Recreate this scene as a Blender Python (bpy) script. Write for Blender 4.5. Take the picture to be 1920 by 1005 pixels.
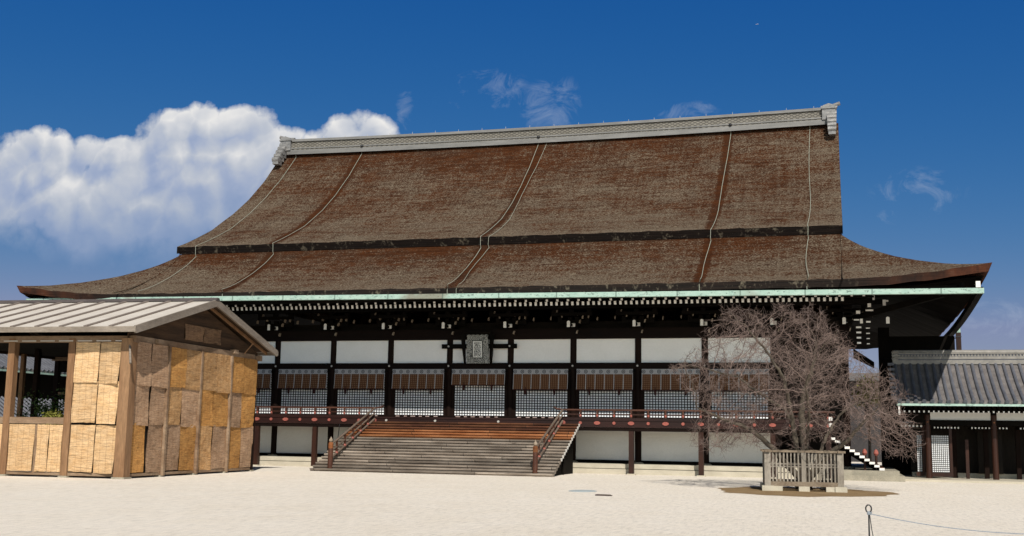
import bpy, math, random
import numpy as np
from math import radians as R, sin, cos, pi, sqrt
from mathutils import Vector, Matrix

for o in list(bpy.data.objects): bpy.data.objects.remove(o)
scene = bpy.context.scene
COL = scene.collection
random.seed(7); RNG = np.random.default_rng(7)

# ------------------------------------------------------------------ camera
F_PX, YAW, PITCH, ROLL = 2151.39, -0.27692, 0.145089, 0.015659
cam = bpy.data.cameras.new('camera'); cam_o = bpy.data.objects.new('camera', cam); COL.objects.link(cam_o)
cam.sensor_width = 36; cam.lens = 36 * F_PX / 1920; cam.clip_start = 0.1; cam.clip_end = 60000
f = Vector((sin(YAW)*cos(PITCH), cos(YAW)*cos(PITCH), sin(PITCH)))
r = Vector((cos(YAW), -sin(YAW), 0)); u = r.cross(f)
r2 = r*cos(ROLL) + u*sin(ROLL); u2 = -r*sin(ROLL) + u*cos(ROLL)
m = Matrix((r2, u2, -f)).transposed().to_4x4(); m.translation = (19.666, -62.83, 1.942)
cam_o.matrix_world = m
scene.camera = cam_o

# ------------------------------------------------------------------ light, sky, exposure
SUN_EL, SUN_AZ = R(42), R(23)          # azimuth from south (-Y) towards east (+X)
SUN = Vector((sin(SUN_AZ)*cos(SUN_EL), -cos(SUN_AZ)*cos(SUN_EL), sin(SUN_EL)))
sl = bpy.data.lights.new('sun', 'SUN'); sl.energy = 5.0; sl.angle = R(0.53); sl.color = (1.0, 0.95, 0.87)
so = bpy.data.objects.new('sun', sl); COL.objects.link(so)
so.rotation_euler = SUN.to_track_quat('Z', 'Y').to_euler(); so.location = (30, -60, 60)
scene.view_settings.view_transform = 'Standard'; scene.view_settings.look = 'None'
scene.view_settings.exposure = 0.08; scene.view_settings.gamma = 1

class NT:
    """small helper round a node tree"""
    def __init__(s, tree): s.t = tree; s.n = tree.nodes; s.l = tree.links
    def add(s, typ, **kw):
        n = s.n.new(typ)
        for k, v in kw.items(): setattr(n, k, v)
        return n
    def put(s, sock, v):
        if v is None: return
        if isinstance(v, bpy.types.NodeSocket): s.l.new(v, sock)
        elif isinstance(v, (tuple, list)) and len(v) == 3 and sock.type == 'RGBA': sock.default_value = (*v, 1)
        else: sock.default_value = v
    def math(s, op, a, b=None, c=None, clamp=False):
        n = s.add('ShaderNodeMath', operation=op, use_clamp=clamp)
        s.put(n.inputs[0], a); s.put(n.inputs[1], b); s.put(n.inputs[2], c)
        return n.outputs[0]
    def vmath(s, op, a, b=None):
        n = s.add('ShaderNodeVectorMath', operation=op); s.put(n.inputs[0], a); s.put(n.inputs[1], b)
        return n.outputs[0]
    def mix(s, fac, a, b, blend='MIX'):
        n = s.add('ShaderNodeMix', data_type='RGBA', blend_type=blend)
        s.put(n.inputs[0], fac); s.put(n.inputs[6], a); s.put(n.inputs[7], b)
        return n.outputs[2]
    def noise(s, vec, scale, detail=4, rough=.55, dist=0):
        n = s.add('ShaderNodeTexNoise'); s.put(n.inputs['Vector'], vec); n.inputs['Scale'].default_value = scale
        n.inputs['Detail'].default_value = detail; n.inputs['Roughness'].default_value = rough
        n.inputs['Distortion'].default_value = dist
        return n.outputs['Fac']
    def ramp(s, fac, stops, interp='LINEAR'):
        n = s.add('ShaderNodeValToRGB'); n.color_ramp.interpolation = interp; s.put(n.inputs[0], fac)
        e = n.color_ramp.elements
        while len(e) < len(stops): e.new(.5)
        for i, (p, c) in enumerate(stops):
            e[i].position = p; e[i].color = (c, c, c, 1) if not isinstance(c, (tuple, list)) else (*c, 1)
        return n.outputs[0]
    def maprange(s, v, a, b, c=0., d=1.):
        n = s.add('ShaderNodeMapRange'); s.put(n.inputs[0], v)
        for i, x in enumerate((a, b, c, d)): n.inputs[1+i].default_value = x
        return n.outputs[0]
    def pos(s): return s.add('ShaderNodeNewGeometry').outputs['Position']
    def obj(s): return s.add('ShaderNodeTexCoord').outputs['Object']
    def xyz(s, v):
        n = s.add('ShaderNodeSeparateXYZ'); s.put(n.inputs[0], v); return n.outputs
    def scalev(s, v, sc): return s.vmath('MULTIPLY', v, sc)

world = bpy.data.worlds.new('World'); scene.world = world; world.use_nodes = True
world.cycles.sampling_method = 'MANUAL'; world.cycles.sample_map_resolution = 256
w = NT(world.node_tree); w.n.clear()
sky = w.add('ShaderNodeTexSky', sky_type='NISHITA', sun_disc=False)
sky.sun_elevation = SUN_EL; sky.sun_rotation = R(157); sky.altitude = 50
sky.air_density = 1.0; sky.dust_density = 0.4; sky.ozone_density = 3.0
hsv = w.add('ShaderNodeHueSaturation'); w.l.new(sky.outputs[0], hsv.inputs['Color'])
hsv.inputs['Saturation'].default_value = 1.12; hsv.inputs['Value'].default_value = 0.78
sc_ = w.add('ShaderNodeSeparateColor'); w.l.new(hsv.outputs[0], sc_.inputs[0])
cc_ = w.add('ShaderNodeCombineColor')          # the deep, polarised blue of the photograph
rgb_ = [w.math('MULTIPLY', w.math('POWER', w.math('MULTIPLY', sc_.outputs[i_], .085/ref), gm), hi/.085)
        for i_, (hi, ref, gm) in enumerate(((.142, .242, 2.2), (.218, .381, .92), (.390, .491, .40)))]
rgb_[0] = w.math('MINIMUM', rgb_[0], w.math('MULTIPLY', rgb_[1], .82))
for i_ in range(3): w.put(cc_.inputs[i_], rgb_[i_])
gen = w.add('ShaderNodeTexCoord').outputs['Generated']
dx, dy, dz = w.xyz(gen)
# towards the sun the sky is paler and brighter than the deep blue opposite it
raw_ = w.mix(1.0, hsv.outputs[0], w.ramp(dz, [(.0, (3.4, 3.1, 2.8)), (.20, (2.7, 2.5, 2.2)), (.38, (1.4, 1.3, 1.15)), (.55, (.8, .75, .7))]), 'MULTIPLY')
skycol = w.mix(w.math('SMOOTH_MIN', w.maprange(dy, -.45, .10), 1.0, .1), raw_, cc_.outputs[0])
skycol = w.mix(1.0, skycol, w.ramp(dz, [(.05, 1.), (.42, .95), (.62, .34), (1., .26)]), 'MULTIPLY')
dyc = w.math('MAXIMUM', dy, 0.05)
cu, cv = w.math('DIVIDE', dx, dyc), w.math('DIVIDE', dz, dyc)
cmb = w.add('ShaderNodeCombineXYZ'); w.put(cmb.inputs[0], cu); w.put(cmb.inputs[1], cv)
cvec = cmb.outputs[0]
def blob(cx, cy, rx, ry):
    a = w.math('DIVIDE', w.math('SUBTRACT', cu, cx), rx); b = w.math('DIVIDE', w.math('SUBTRACT', cv, cy), ry)
    return w.math('SUBTRACT', 1.0, w.math('ADD', w.math('MULTIPLY', a, a), w.math('MULTIPLY', b, b)))
def union(bl):
    res = blob(*bl[0])
    for q in bl[1:]: res = w.math('SMOOTH_MAX', res, blob(*q), 0.25)
    return res
CUM = [(-.80, .245, .10, .066), (-.71, .248, .06, .052), (-.634, .262, .078, .062), (-.562, .263, .070, .058), (-.505, .252, .06, .052), (-.450, .264, .056, .054), (-.49, .25, .05, .05),
       (-.70, .215, .17, .055), (-.52, .215, .12, .065), (-.40, .238, .05, .03)]
fld = union(CUM)
def vor(vec, sc):
    v = w.add('ShaderNodeTexVoronoi', feature='F1'); w.put(v.inputs['Vector'], vec); v.inputs['Scale'].default_value = sc
    d = v.outputs['Distance']; return w.math('SUBTRACT', 1.0, w.math('MULTIPLY', d, d))
def billow(vec):
    wv = w.add('ShaderNodeTexNoise'); w.put(wv.inputs['Vector'], vec); wv.inputs['Scale'].default_value = 14; wv.inputs['Detail'].default_value = 4
    wv.inputs['Roughness'].default_value = .62
    q = w.vmath('ADD', vec, w.scalev(w.vmath('SUBTRACT', wv.outputs['Color'], (.5, .5, .5)), (.055, .055, 0)))
    return w.math('ADD', w.math('MULTIPLY', vor(q, 12), .62), w.math('MULTIPLY', vor(q, 34), .38))
B0 = billow(cvec); B1 = billow(w.vmath('ADD', cvec, (.010, .016, 0)))
n1 = w.noise(cvec, 7, 5, .58); n2 = w.noise(cvec, 34, 5, .65)
nsum = w.math('ADD', w.math('MULTIPLY', w.math('SUBTRACT', B0, .62), 1.45), w.math('MULTIPLY', w.math('SUBTRACT', n2, .5), .65))
nsum = w.math('ADD', nsum, w.math('MULTIPLY', w.math('SUBTRACT', n1, .5), .9))
low = w.maprange(cv, .160, .240, 0, 1)                         # underside thins out
dens = w.math('ADD', fld, nsum)
edge = w.math('ADD', w.math('MULTIPLY', low, -.90), 1.20)
mask = w.math('DIVIDE', w.math('SUBTRACT', dens, .10), edge, clamp=True)
mask = w.math('MULTIPLY', mask, w.math('MULTIPLY', w.maprange(cv, .140, .25, .34, 1), w.maprange(dy, .05, .15, 0, 1)))
lit = w.math('SUBTRACT', B0, B1)
rim = w.maprange(dens, .10, .85, 1, 0)                        # thin upper rims catch the sun
hgt = w.maprange(cv, .165, .275, 0, 1)
tone = w.math('ADD', w.math('MULTIPLY', w.math('MULTIPLY', lit, 1.15), w.math('ADD', hgt, .25)), w.math('ADD', w.math('MULTIPLY', hgt, .42), .10))
tone = w.math('ADD', tone, w.math('MULTIPLY', w.math('MULTIPLY', rim, hgt), .34))
tone = w.math('ADD', tone, w.math('ADD', w.math('MULTIPLY', w.math('SUBTRACT', n1, .5), .75), w.math('MULTIPLY', w.math('SUBTRACT', n2, .5), .16)))
ccol = w.ramp(tone, [(0.0, (.26, .345, .54)), (.25, (.36, .43, .595)), (.52, (.52, .56, .64)), (.78, (.71, .72, .745)), (1.0, (.88, .865, .84))])
WISP = [(-.312, .322, .040, .020), (-.2507, .302, .032, .027), (-.395, .309, .010, .020), (.0685, .207, .034, .020), (-.125, .290, .026, .009),
        (.1182, .099, .045, .016), (.0508, .188, .016, .007)]
wf = union(WISP)
wn = w.noise(w.scalev(w.vmath('ADD', cvec, w.scalev(cvec, (.0, .0, 0))), (1, 1.5, 1)), 26, 7, .70, .8)
wm = w.math('MULTIPLY', w.math('ADD', w.math('MULTIPLY', wf, .42), w.math('MULTIPLY', w.math('SUBTRACT', wn, .53), 3.6)), .42, clamp=True)
wm = w.math('MULTIPLY', wm, w.maprange(wf, -.6, .4, 0, 1))
wm = w.math('MULTIPLY', wm, w.maprange(dy, .05, .15, 0, .8), clamp=True)
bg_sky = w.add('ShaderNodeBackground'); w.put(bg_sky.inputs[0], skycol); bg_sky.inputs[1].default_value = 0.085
bg_cl = w.add('ShaderNodeBackground'); w.put(bg_cl.inputs[0], ccol); bg_cl.inputs[1].default_value = 0.92
bg_w = w.add('ShaderNodeBackground'); bg_w.inputs[0].default_value = (.50, .57, .70, 1); bg_w.inputs[1].default_value = 0.9
ms1 = w.add('ShaderNodeMixShader'); w.put(ms1.inputs[0], wm); w.l.new(bg_sky.outputs[0], ms1.inputs[1]); w.l.new(bg_w.outputs[0], ms1.inputs[2])
ms2 = w.add('ShaderNodeMixShader'); w.put(ms2.inputs[0], mask); w.l.new(ms1.outputs[0], ms2.inputs[1]); w.l.new(bg_cl.outputs[0], ms2.inputs[2])
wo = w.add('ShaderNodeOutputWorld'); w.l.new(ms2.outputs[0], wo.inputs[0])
#END_SKY

# ------------------------------------------------------------------ materials
def new_mat(name):
    mt = bpy.data.materials.new(name); mt.use_nodes = True
    t = NT(mt.node_tree); b = t.n['Principled BSDF']
    b.inputs['Specular IOR Level'].default_value = .25
    return mt, t, b
def bump(t, b, h, strength, dist=.02):
    n = t.add('ShaderNodeBump'); n.inputs['Strength'].default_value = strength; n.inputs['Distance'].default_value = dist
    t.put(n.inputs['Height'], h); t.l.new(n.outputs[0], b.inputs['Normal'])
def noisy(name, ca, cb, scale=3., stretch=(1, 1, 1), rough=.8, bmp=.25, fine=8., var=.35, contrast=2.2, spec=.25, local=False):
    """two colours mixed by stretched noise, plus a finer light/dark variation"""
    mt, t, b = new_mat(name)
    p = t.scalev(t.obj() if local else t.pos(), stretch)
    a = t.noise(p, scale, 5, .6, .2)
    fac = t.math('ADD', t.math('MULTIPLY', t.math('SUBTRACT', a, .5), contrast), .5, clamp=True)
    c = t.mix(fac, ca, cb)
    g = t.noise(p, scale*fine, 4, .65)
    c = t.mix(1.0, c, t.ramp(g, [(.2, 1-var), (.8, 1+var*.4)]), 'MULTIPLY')
    t.put(b.inputs['Base Color'], c); b.inputs['Roughness'].default_value = rough
    b.inputs['Specular IOR Level'].default_value = spec
    if bmp: bump(t, b, g, bmp)
    return mt

M = {}
M['dark_wood'] = noisy('dark_wood', (.008, .005, .004), (.020, .010, .007), 1.2, (1, 1, .35), .55, .15, 14, spec=.04)
M['beam_wood'] = noisy('beam_wood', (.006, .004, .0035), (.014, .008, .006), 1.2, (.2, 1, 1), .55, .15, 14, spec=.04)
M['red_brown'] = noisy('red_brown_wood', (.018, .0075, .005), (.048, .016, .008), 1.3, (1, 1, .25), .5, .2, 14)
M['red_rail'] = noisy('red_brown_rail', (.045, .015, .010), (.10, .040, .022), 1.5, (.2, 1, 1), .5, .2, 14)
M['floor_beam'] = noisy('floor_beam_wood', (.012, .005, .004), (.032, .010, .007), 1.2, (.2, 1, 1), .5, .2, 14)
M['black_wood'] = noisy('black_wood', (.004, .0035, .003), (.009, .007, .0055), 1.5, (1, 1, 1), .7, .1, spec=.04)
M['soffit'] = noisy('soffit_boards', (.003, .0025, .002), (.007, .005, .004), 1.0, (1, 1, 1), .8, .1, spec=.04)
M['white_end'] = noisy('white_painted_end', (.70, .67, .62), (.82, .80, .76), 6, rough=.7, bmp=.05, var=.15)
M['pale_edge'] = noisy('pale_edge', (.22, .17, .12), (.38, .31, .24), 6, rough=.7, bmp=.05)
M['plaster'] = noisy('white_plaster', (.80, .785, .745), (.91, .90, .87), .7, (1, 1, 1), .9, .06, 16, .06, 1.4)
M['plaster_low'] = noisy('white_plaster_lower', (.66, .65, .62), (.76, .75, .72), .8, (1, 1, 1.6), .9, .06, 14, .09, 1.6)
M['orange_cap'] = noisy('vermilion_cap', (.27, .070, .052), (.36, .115, .088), 9, rough=.6, bmp=.05)
M['pinkish'] = noisy('pale_pink_sun_patch', (.28, .16, .13), (.52, .44, .40), 7, rough=.6, bmp=.05)
M['steel'] = noisy('pale_metal', (.38, .36, .33), (.58, .55, .50), 14, rough=.45, bmp=.1, spec=.5)
M['stone'] = noisy('granite', (.40, .36, .28), (.55, .50, .40), 1.4, (1, 1, 2), .85, .3, 22, .3, 1.8)
M['stone_grey'] = noisy('weathered_stone', (.24, .22, .17), (.40, .36, .28), 2.5, (1, 1, 1), .9, .4, 10, .4)
M['stone_dark'] = noisy('dark_joint_stone', (.06, .055, .045), (.12, .11, .09), 3, rough=.95)  # dark stone of the joint between the base courses
M['hand_rail'] = noisy('worn_handrail', (.085, .060, .045), (.20, .15, .115), 1.6, (1, .3, 1), .7, .3, 9, .4)
M['soil'] = noisy('bare_soil', (.20, .125, .055), (.33, .23, .12), 1.6, rough=.95, bmp=.5, fine=14, var=.5)
M['iron'] = noisy('black_iron', (.012, .012, .013), (.03, .03, .032), 12, rough=.4, bmp=.1, spec=.5)
M['rope'] = noisy('grey_rope', (.22, .25, .29), (.34, .37, .40), 30, rough=.8, bmp=.3)
M['cable'] = noisy('verdigris_cable', (.26, .28, .22), (.38, .38, .31), 5, rough=.7, bmp=.1)
M['shed_wood'] = noisy('weathered_cedar', (.165, .080, .036), (.30, .175, .092), 1.6, (1, 1, .16), .8, .35, 9, .4)
M['shed_beam'] = noisy('weathered_cedar_beam', (.145, .080, .042), (.33, .235, .155), 1.3, (.3, .3, 1), .8, .35, 9, .4)
M['shed_plank'] = noisy('dark_gable_planks', (.028, .016, .009), (.095, .052, .026), 1.4, (1, .2, 3.), .85, .3, 7, .4)
M['shed_bark'] = noisy('grey_barge_wood', (.165, .135, .108), (.29, .245, .20), 1.6, (.3, .3, 1), .85, .3, 9, .35)
M['shed_roof'] = noisy('pale_shed_roofing', (.46, .41, .35), (.60, .56, .50), 1.1, (1, 1, 1), .75, .08, 12, .14, 1.5)
M['batten'] = noisy('brown_batten', (.17, .135, .112), (.26, .215, .185), 2, (1, .3, 1), .8, .2, 8)
M['ridge_cap'] = noisy('dark_ridge_cap', (.055, .045, .045), (.10, .085, .08), 1.5, (.3, 1, 1), .7, .15)
M['bark'] = noisy('tree_bark', (.048, .037, .028), (.14, .115, .085), 3.0, (1, 1, .5), .9, .6, 7, .5)
M['twig'] = noisy('tree_twig', (.135, .092, .078), (.29, .215, .185), .9, (1, 1, 1), .8, 0, 6, .3)
M['fence_wood'] = noisy('grey_fence_wood', (.17, .145, .115), (.37, .33, .275), 2.5, (1, 1, .3), .85, .35, 8, .4)
M['fence_rail'] = noisy('brown_fence_rail', (.15, .11, .075), (.28, .225, .165), 3, (.5, .5, 1), .85, .35, 8, .4)
M['tile_pan'] = noisy('pan_tile', (.105, .095, .092), (.20, .182, .175), 2.2, (1, 1, 1), .7, .2, 9, .3)
M['tile_rib'] = noisy('round_tile', (.070, .073, .088), (.125, .130, .150), 2.5, (1, .6, 1), .55, .15, 9, .3, spec=.4)
M['tile_ridge'] = noisy('ridge_tile', (.165, .155, .14), (.28, .262, .235), 3, (1, 1, 1), .6, .15, 9, .25, spec=.4)
M['leaf'] = noisy('citrus_leaf', (.025, .060, .014), (.075, .125, .022), 2.5, rough=.5, bmp=0, fine=6)
M['leaf_far'] = noisy('olive_foliage', (.13, .14, .022), (.24, .22, .04), 1.5, rough=.7, bmp=0, fine=6)
M['crate_dark'] = noisy('dark_interior', (.012, .010, .009), (.022, .018, .014), 2, rough=.9, spec=.04)
M['door_dark'] = noisy('dark_door_board', (.018, .015, .013), (.034, .027, .022), 1, (1, 1, .3), .6, .1, spec=.04)
M['plane_white'] = noisy('aircraft_white', (.8, .8, .8), (.85, .85, .85), .1, bmp=0)
M['cover_blue'] = noisy('blue_grey_cover', (.34, .40, .42), (.46, .50, .50), 3, rough=.8, bmp=.2)
M['cover_dark'] = noisy('dark_cover', (.035, .022, .018), (.08, .05, .04), 5, rough=.8, bmp=.2)
M['far_roof'] = noisy('far_roof', (.12, .115, .11), (.19, .18, .17), .6, bmp=.1)
M['far_wall'] = noisy('far_wall', (.035, .032, .034), (.06, .055, .055), .5, rough=.9)
M['tassel'] = noisy('dark_red_tassel', (.030, .008, .006), (.055, .016, .012), 8, rough=.8)

def mat_gravel():
    mt, t, b = new_mat('white_gravel'); p = t.pos()
    big = t.noise(p, .09, 4, .6); mid = t.noise(t.scalev(p, (1, .55, 1)), .8, 4, .6); fine = t.noise(p, 34, 3, .7); grain = t.noise(t.scalev(p, (1, .22, 1)), 8.0, 5, .78)
    c = t.mix(t.maprange(big, .35, .65), (.78, .70, .585), (.83, .755, .645))
    c = t.mix(t.maprange(mid, .3, .7), c, (.84, .77, .67))
    c = t.mix(1, c, t.ramp(grain, [(.25, .70), (.5, .97), (.75, 1.10)]), 'MULTIPLY')
    c = t.mix(1, c, t.ramp(fine, [(.25, .80), (.7, 1.06)]), 'MULTIPLY')
    sp = t.noise(p, 3.1, 2, .5)
    c = t.mix(t.ramp(sp, [(.73, 0.), (.76, .45)]), c, (.40, .34, .27))
    t.put(b.inputs['Base Color'], c); b.inputs['Roughness'].default_value = .95; b.inputs['Specular IOR Level'].default_value = .1
    bump(t, b, t.math('ADD', fine, grain), .8, .03)
    return mt
M['gravel'] = mat_gravel()

CABLES = [(-18.8, .022), (-13.45, .022), (-.12, .022), (.38, .018), (13.15, .022), (18.35, .022)]
def mat_thatch():
    mt, t, b = new_mat('cypress_bark_thatch'); p = t.pos(); x, y, z = t.xyz(p)
    zz = t.maprange(z, 9, 23)
    k = lambda h: (h - 9) / 14
    lich = t.ramp(zz, [(k(9.7), .84), (k(10.3), .66), (k(11.2), .44), (k(12.2), .16), (k(12.95), .0), (k(13.2), .0), (k(13.40), .90), (k(13.9), .66), (k(16), .42), (k(19), .33), (k(21.5), .25), (k(22.5), .0)])
    str_ = t.noise(t.scalev(p, (.55, 1.0, 5.0)), 1.5, 6, .68)
    big = t.noise(t.scalev(p, (.55, 1, 1.2)), .55, 5, .65, .4)
    speck = t.noise(t.scalev(p, (1, 1, 2.0)), 9.5, 4, .8); spk2 = t.noise(t.scalev(p, (1, 1, 1.6)), 3.2, 3, .7)
    n = t.math('ADD', t.math('MULTIPLY', t.math('SUBTRACT', str_, .5), 1.0), t.math('MULTIPLY', t.math('SUBTRACT', speck, .5), 4.6))
    n = t.math('ADD', n, t.math('MULTIPLY', t.math('SUBTRACT', spk2, .5), 1.0))
    n = t.math('ADD', n, t.math('MULTIPLY', t.math('SUBTRACT', big, .5), 1.3))
    side = t.ramp(t.maprange(t.math('ABSOLUTE', x), 17, 20.5), [(0., 0.), (1., .16)])
    crs = t.math('FRACT', t.math('ADD', t.math('MULTIPLY', z, 2.6), t.math('MULTIPLY', t.noise(t.scalev(p, (.5, .5, .3)), 1.3, 4, .6), 1.5)))
    run = t.noise(t.scalev(p, (2.2, .18, .12)), 1.6, 4, .65)
    mac = t.noise(t.scalev(p, (.5, 1, 1)), .22, 3, .5)
    n = t.math('ADD', n, t.math('ADD', t.math('MULTIPLY', t.math('SUBTRACT', run, .5), .85), t.math('MULTIPLY', t.math('SUBTRACT', mac, .5), .9)))
    n = t.math('ADD', n, t.math('MULTIPLY', t.math('SUBTRACT', crs, .5), .22))
    L = t.math('ADD', t.math('ADD', lich, n), side)
    # copper from the cables kills the lichen: rusty strips along them
    for cx, wd in ((-13.6, .30), (-.0, .28), (13.05, .26)):
        dd = t.math('ABSOLUTE', t.math('SUBTRACT', x, cx))
        L = t.math('SUBTRACT', L, t.math('MULTIPLY', t.ramp(t.math('ADD', dd, t.math('MULTIPLY', t.math('SUBTRACT', speck, .5), .3)), [(wd*.7, 1.), (wd*1.5, 0.)]), .85))
    fac = t.maprange(L, .24, .90)
    rust = t.mix(t.maprange(str_, .3, .7), (.034, .0110, .0040), (.094, .0315, .0095))
    rust = t.mix(t.maprange(big, .45, .7), rust, (.046, .022, .012))
    grey = t.mix(t.maprange(speck, .35, .75), (.090, .064, .042), (.285, .228, .165))
    grey = t.mix(t.ramp(t.noise(p, 4.3, 2, .5), [(.70, 0.), (.76, .7)]), grey, (.40, .35, .24))
    c = t.mix(fac, rust, grey)
    c = t.mix(1, c, t.ramp(t.noise(t.scalev(p, (1, 1, 2)), 15, 3, .7), [(.25, .45), (.7, 1.25)]), 'MULTIPLY')
    t.put(b.inputs['Base Color'], c); b.inputs['Roughness'].default_value = .95; b.inputs['Specular IOR Level'].default_value = .08
    bump(t, b, t.math('ADD', t.math('MULTIPLY', speck, 1.4), str_), 1.0, .09)
    return mt
M['thatch'] = mat_thatch()
def mat_thatch_edge():
    mt, t, b = new_mat('thatch_edge'); p = t.pos(); x, y, z = t.xyz(p)
    lay = t.noise(t.scalev(p, (.4, .4, 14)), 1.2, 3, .5); pat = t.noise(t.scalev(p, (1.2, 1.2, .35)), .9, 5, .6); sp = t.noise(t.scalev(p, (1, 1, .7)), 5.5, 3, .65)
    c = t.mix(t.maprange(lay, .3, .7), (.006, .0045, .004), (.020, .012, .009))
    red = t.maprange(t.math('ABSOLUTE', x), 20.5, 25.5)
    c = t.mix(t.math('MULTIPLY', red, t.maprange(pat, .30, .60)), c, (.085, .027, .012))
    mid = t.math('MULTIPLY', t.ramp(t.math('ADD', t.math('MULTIPLY', pat, .55), t.math('MULTIPLY', sp, .6)), [(.62, 0.), (.74, .9)]), t.maprange(t.math('ABSOLUTE', x), 18, 21, 1, .15))
    c = t.mix(mid, c, (.17, .145, .105))
    t.put(b.inputs['Base Color'], c); b.inputs['Roughness'].default_value = .9; bump(t, b, lay, .6, .04)
    return mt
M['thatch_edge'] = mat_thatch_edge()
def mat_copper():
    mt, t, b = new_mat('verdigris_copper'); p = t.pos(); x, y, z = t.xyz(p)
    a = t.noise(t.scalev(p, (1.1, 1.1, 2)), 1.7, 6, .7); d = t.noise(t.scalev(p, (2.2, 2.2, 5)), 2.6, 4, .7); big = t.noise(p, .22, 3, .5)
    c = t.mix(t.maprange(a, .3, .7), (.25, .385, .325), (.385, .50, .435))
    c = t.mix(t.ramp(d, [(.56, 0.), (.66, .8)]), c, (.035, .050, .045))
    c = t.mix(t.ramp(big, [(.62, 0.), (.68, .7)]), c, (.16, .12, .085))
    seam = t.math('FRACT', t.math('DIVIDE', t.math('ADD', x, y), 3.1))
    c = t.mix(t.ramp(seam, [(.012, .7), (.02, 0.)], 'CONSTANT'), c, (.08, .12, .10))
    t.put(b.inputs['Base Color'], c); b.inputs['Roughness'].default_value = .7
    return mt
M['copper'] = mat_copper()
def mat_step(name, ca, cb, cc):
    mt, t, b = new_mat(name); p = t.obj(); x, y, z = t.xyz(p); q = t.pos()
    oi = t.add('ShaderNodeObjectInfo').outputs['Random']
    # planks: length split at a random place per step, each with its own tone
    off = t.math('MULTIPLY', oi, 37.0)
    wn = t.add('ShaderNodeTexWhiteNoise', noise_dimensions='1D')
    cell = t.math('FLOOR', t.math('ADD', t.math('DIVIDE', x, 4.3), off)); t.put(wn.inputs['W'], t.math('ADD', cell, t.math('MULTIPLY', oi, 91.7)))
    g = t.noise(t.scalev(q, (.45, 6, 9)), 2.2, 5, .65, .4); s = t.noise(t.scalev(q, (.5, 1.5, 1.5)), 1.1, 5, .65)
    c = t.mix(t.maprange(g, .3, .7), ca, cb)
    c = t.mix(t.math('MULTIPLY', t.maprange(s, .42, .66), .8), c, cc)
    c = t.mix(1, c, t.ramp(wn.outputs['Value'], [(0., .60), (1., 1.28)]), 'MULTIPLY')
    fr = t.math('FRACT', t.math('ADD', t.math('DIVIDE', x, 4.3), off))
    c = t.mix(t.ramp(fr, [(.006, .8), (.007, 0.)], 'CONSTANT'), c, (.02, .015, .012))
    # dark knots and gouges of worn boards
    c = t.mix(t.ramp(t.noise(t.scalev(q, (.8, 4, 7)), 1.7, 2, .5), [(.70, 0.), (.74, .8)]), c, (.035, .026, .02))
    t.put(b.inputs['Base Color'], c); b.inputs['Roughness'].default_value = .8; bump(t, b, g, .5, .012)
    return mt
M['step_grey'] = mat_step('weathered_step', (.105, .082, .064), (.225, .185, .148), (.33, .28, .23))
M['step_orange'] = mat_step('sheltered_step', (.125, .040, .013), (.25, .090, .029), (.33, .145, .06))
M['step_brown'] = mat_step('dark_brown_step', (.038, .014, .008), (.085, .030, .013), (.14, .058, .025))  # darker brown boards for the top steps and the side stair

def mat_blind(name, h):
    """object space: x across (centre 0), z down from 0"""
    mt, t, b = new_mat(name); p = t.obj(); x, y, z = t.xyz(p)
    W = 3.16
    # woven body with a fine grid of darker slats and pale dots
    s1 = t.math('FRACT', t.math('MULTIPLY', x, 8.8)); s2 = t.math('FRACT', t.math('MULTIPLY', z, 8.8))
    base = t.mix(t.noise(t.scalev(p, (7, 1, 1)), 2.5, 3, .6), (.085, .032, .012), (.19, .082, .028))
    dk = t.math('MAXIMUM', t.ramp(s1, [(.0, 1.), (.28, 0.)], 'CONSTANT'), t.math('MULTIPLY', t.ramp(s2, [(.0, 1.), (.22, 0.)], 'CONSTANT'), .6))
    c = t.mix(t.math('MULTIPLY', dk, .75), base, (.035, .016, .012))
    dot = t.math('MULTIPLY', t.math('COMPARE', s1, .64, .2), t.math('COMPARE', s2, .6, .2))
    c = t.mix(t.math('MULTIPLY', dot, .55), c, (.26, .17, .11))
    # six vertical ribbons
    rb = t.math('FRACT', t.math('ADD', t.math('DIVIDE', x, W/6), .5))
    rib = t.math('COMPARE', rb, .5, .042)
    rcol = t.mix(t.ramp(t.math('FRACT', t.math('MULTIPLY', z, 11)), [(0., 0.), (.45, 1.)]), (.12, .12, .13), (.40, .39, .38))
    c = t.mix(rib, c, rcol)
    eg = t.math('GREATER_THAN', t.math('ABSOLUTE', x), W/2-.03)
    c = t.mix(eg, c, (.34, .33, .33))
    # valance with a row of crests
    cx = t.math('SUBTRACT', t.math('FRACT', t.math('DIVIDE', x, W/7.5)), .5)
    cz = t.math('DIVIDE', t.math('ADD', z, .14), W/7.5)
    rad = t.math('SQRT', t.math('ADD', t.math('MULTIPLY', cx, cx), t.math('MULTIPLY', cz, cz)))
    ring = t.ramp(rad, [(0., (.10, .10, .10)), (.09, (.30, .30, .30)), (.15, (.09, .09, .10)), (.22, (.13, .13, .14)), (.27, (.42, .42, .42)), (.31, (.30, .30, .30))], 'CONSTANT')
    spk = t.noise(p, 34, 2, .6)
    vc = t.mix(t.math('LESS_THAN', rad, .31), t.mix(t.maprange(spk, .4, .6), (.24, .24, .25), (.42, .41, .40)), ring)
    vfac = t.math('GREATER_THAN', z, -.285)
    c = t.mix(vfac, c, vc)
    t.put(b.inputs['Base Color'], c); b.inputs['Roughness'].default_value = .85
    return mt
M['blind'] = mat_blind('bamboo_blind', 1.1)

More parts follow.
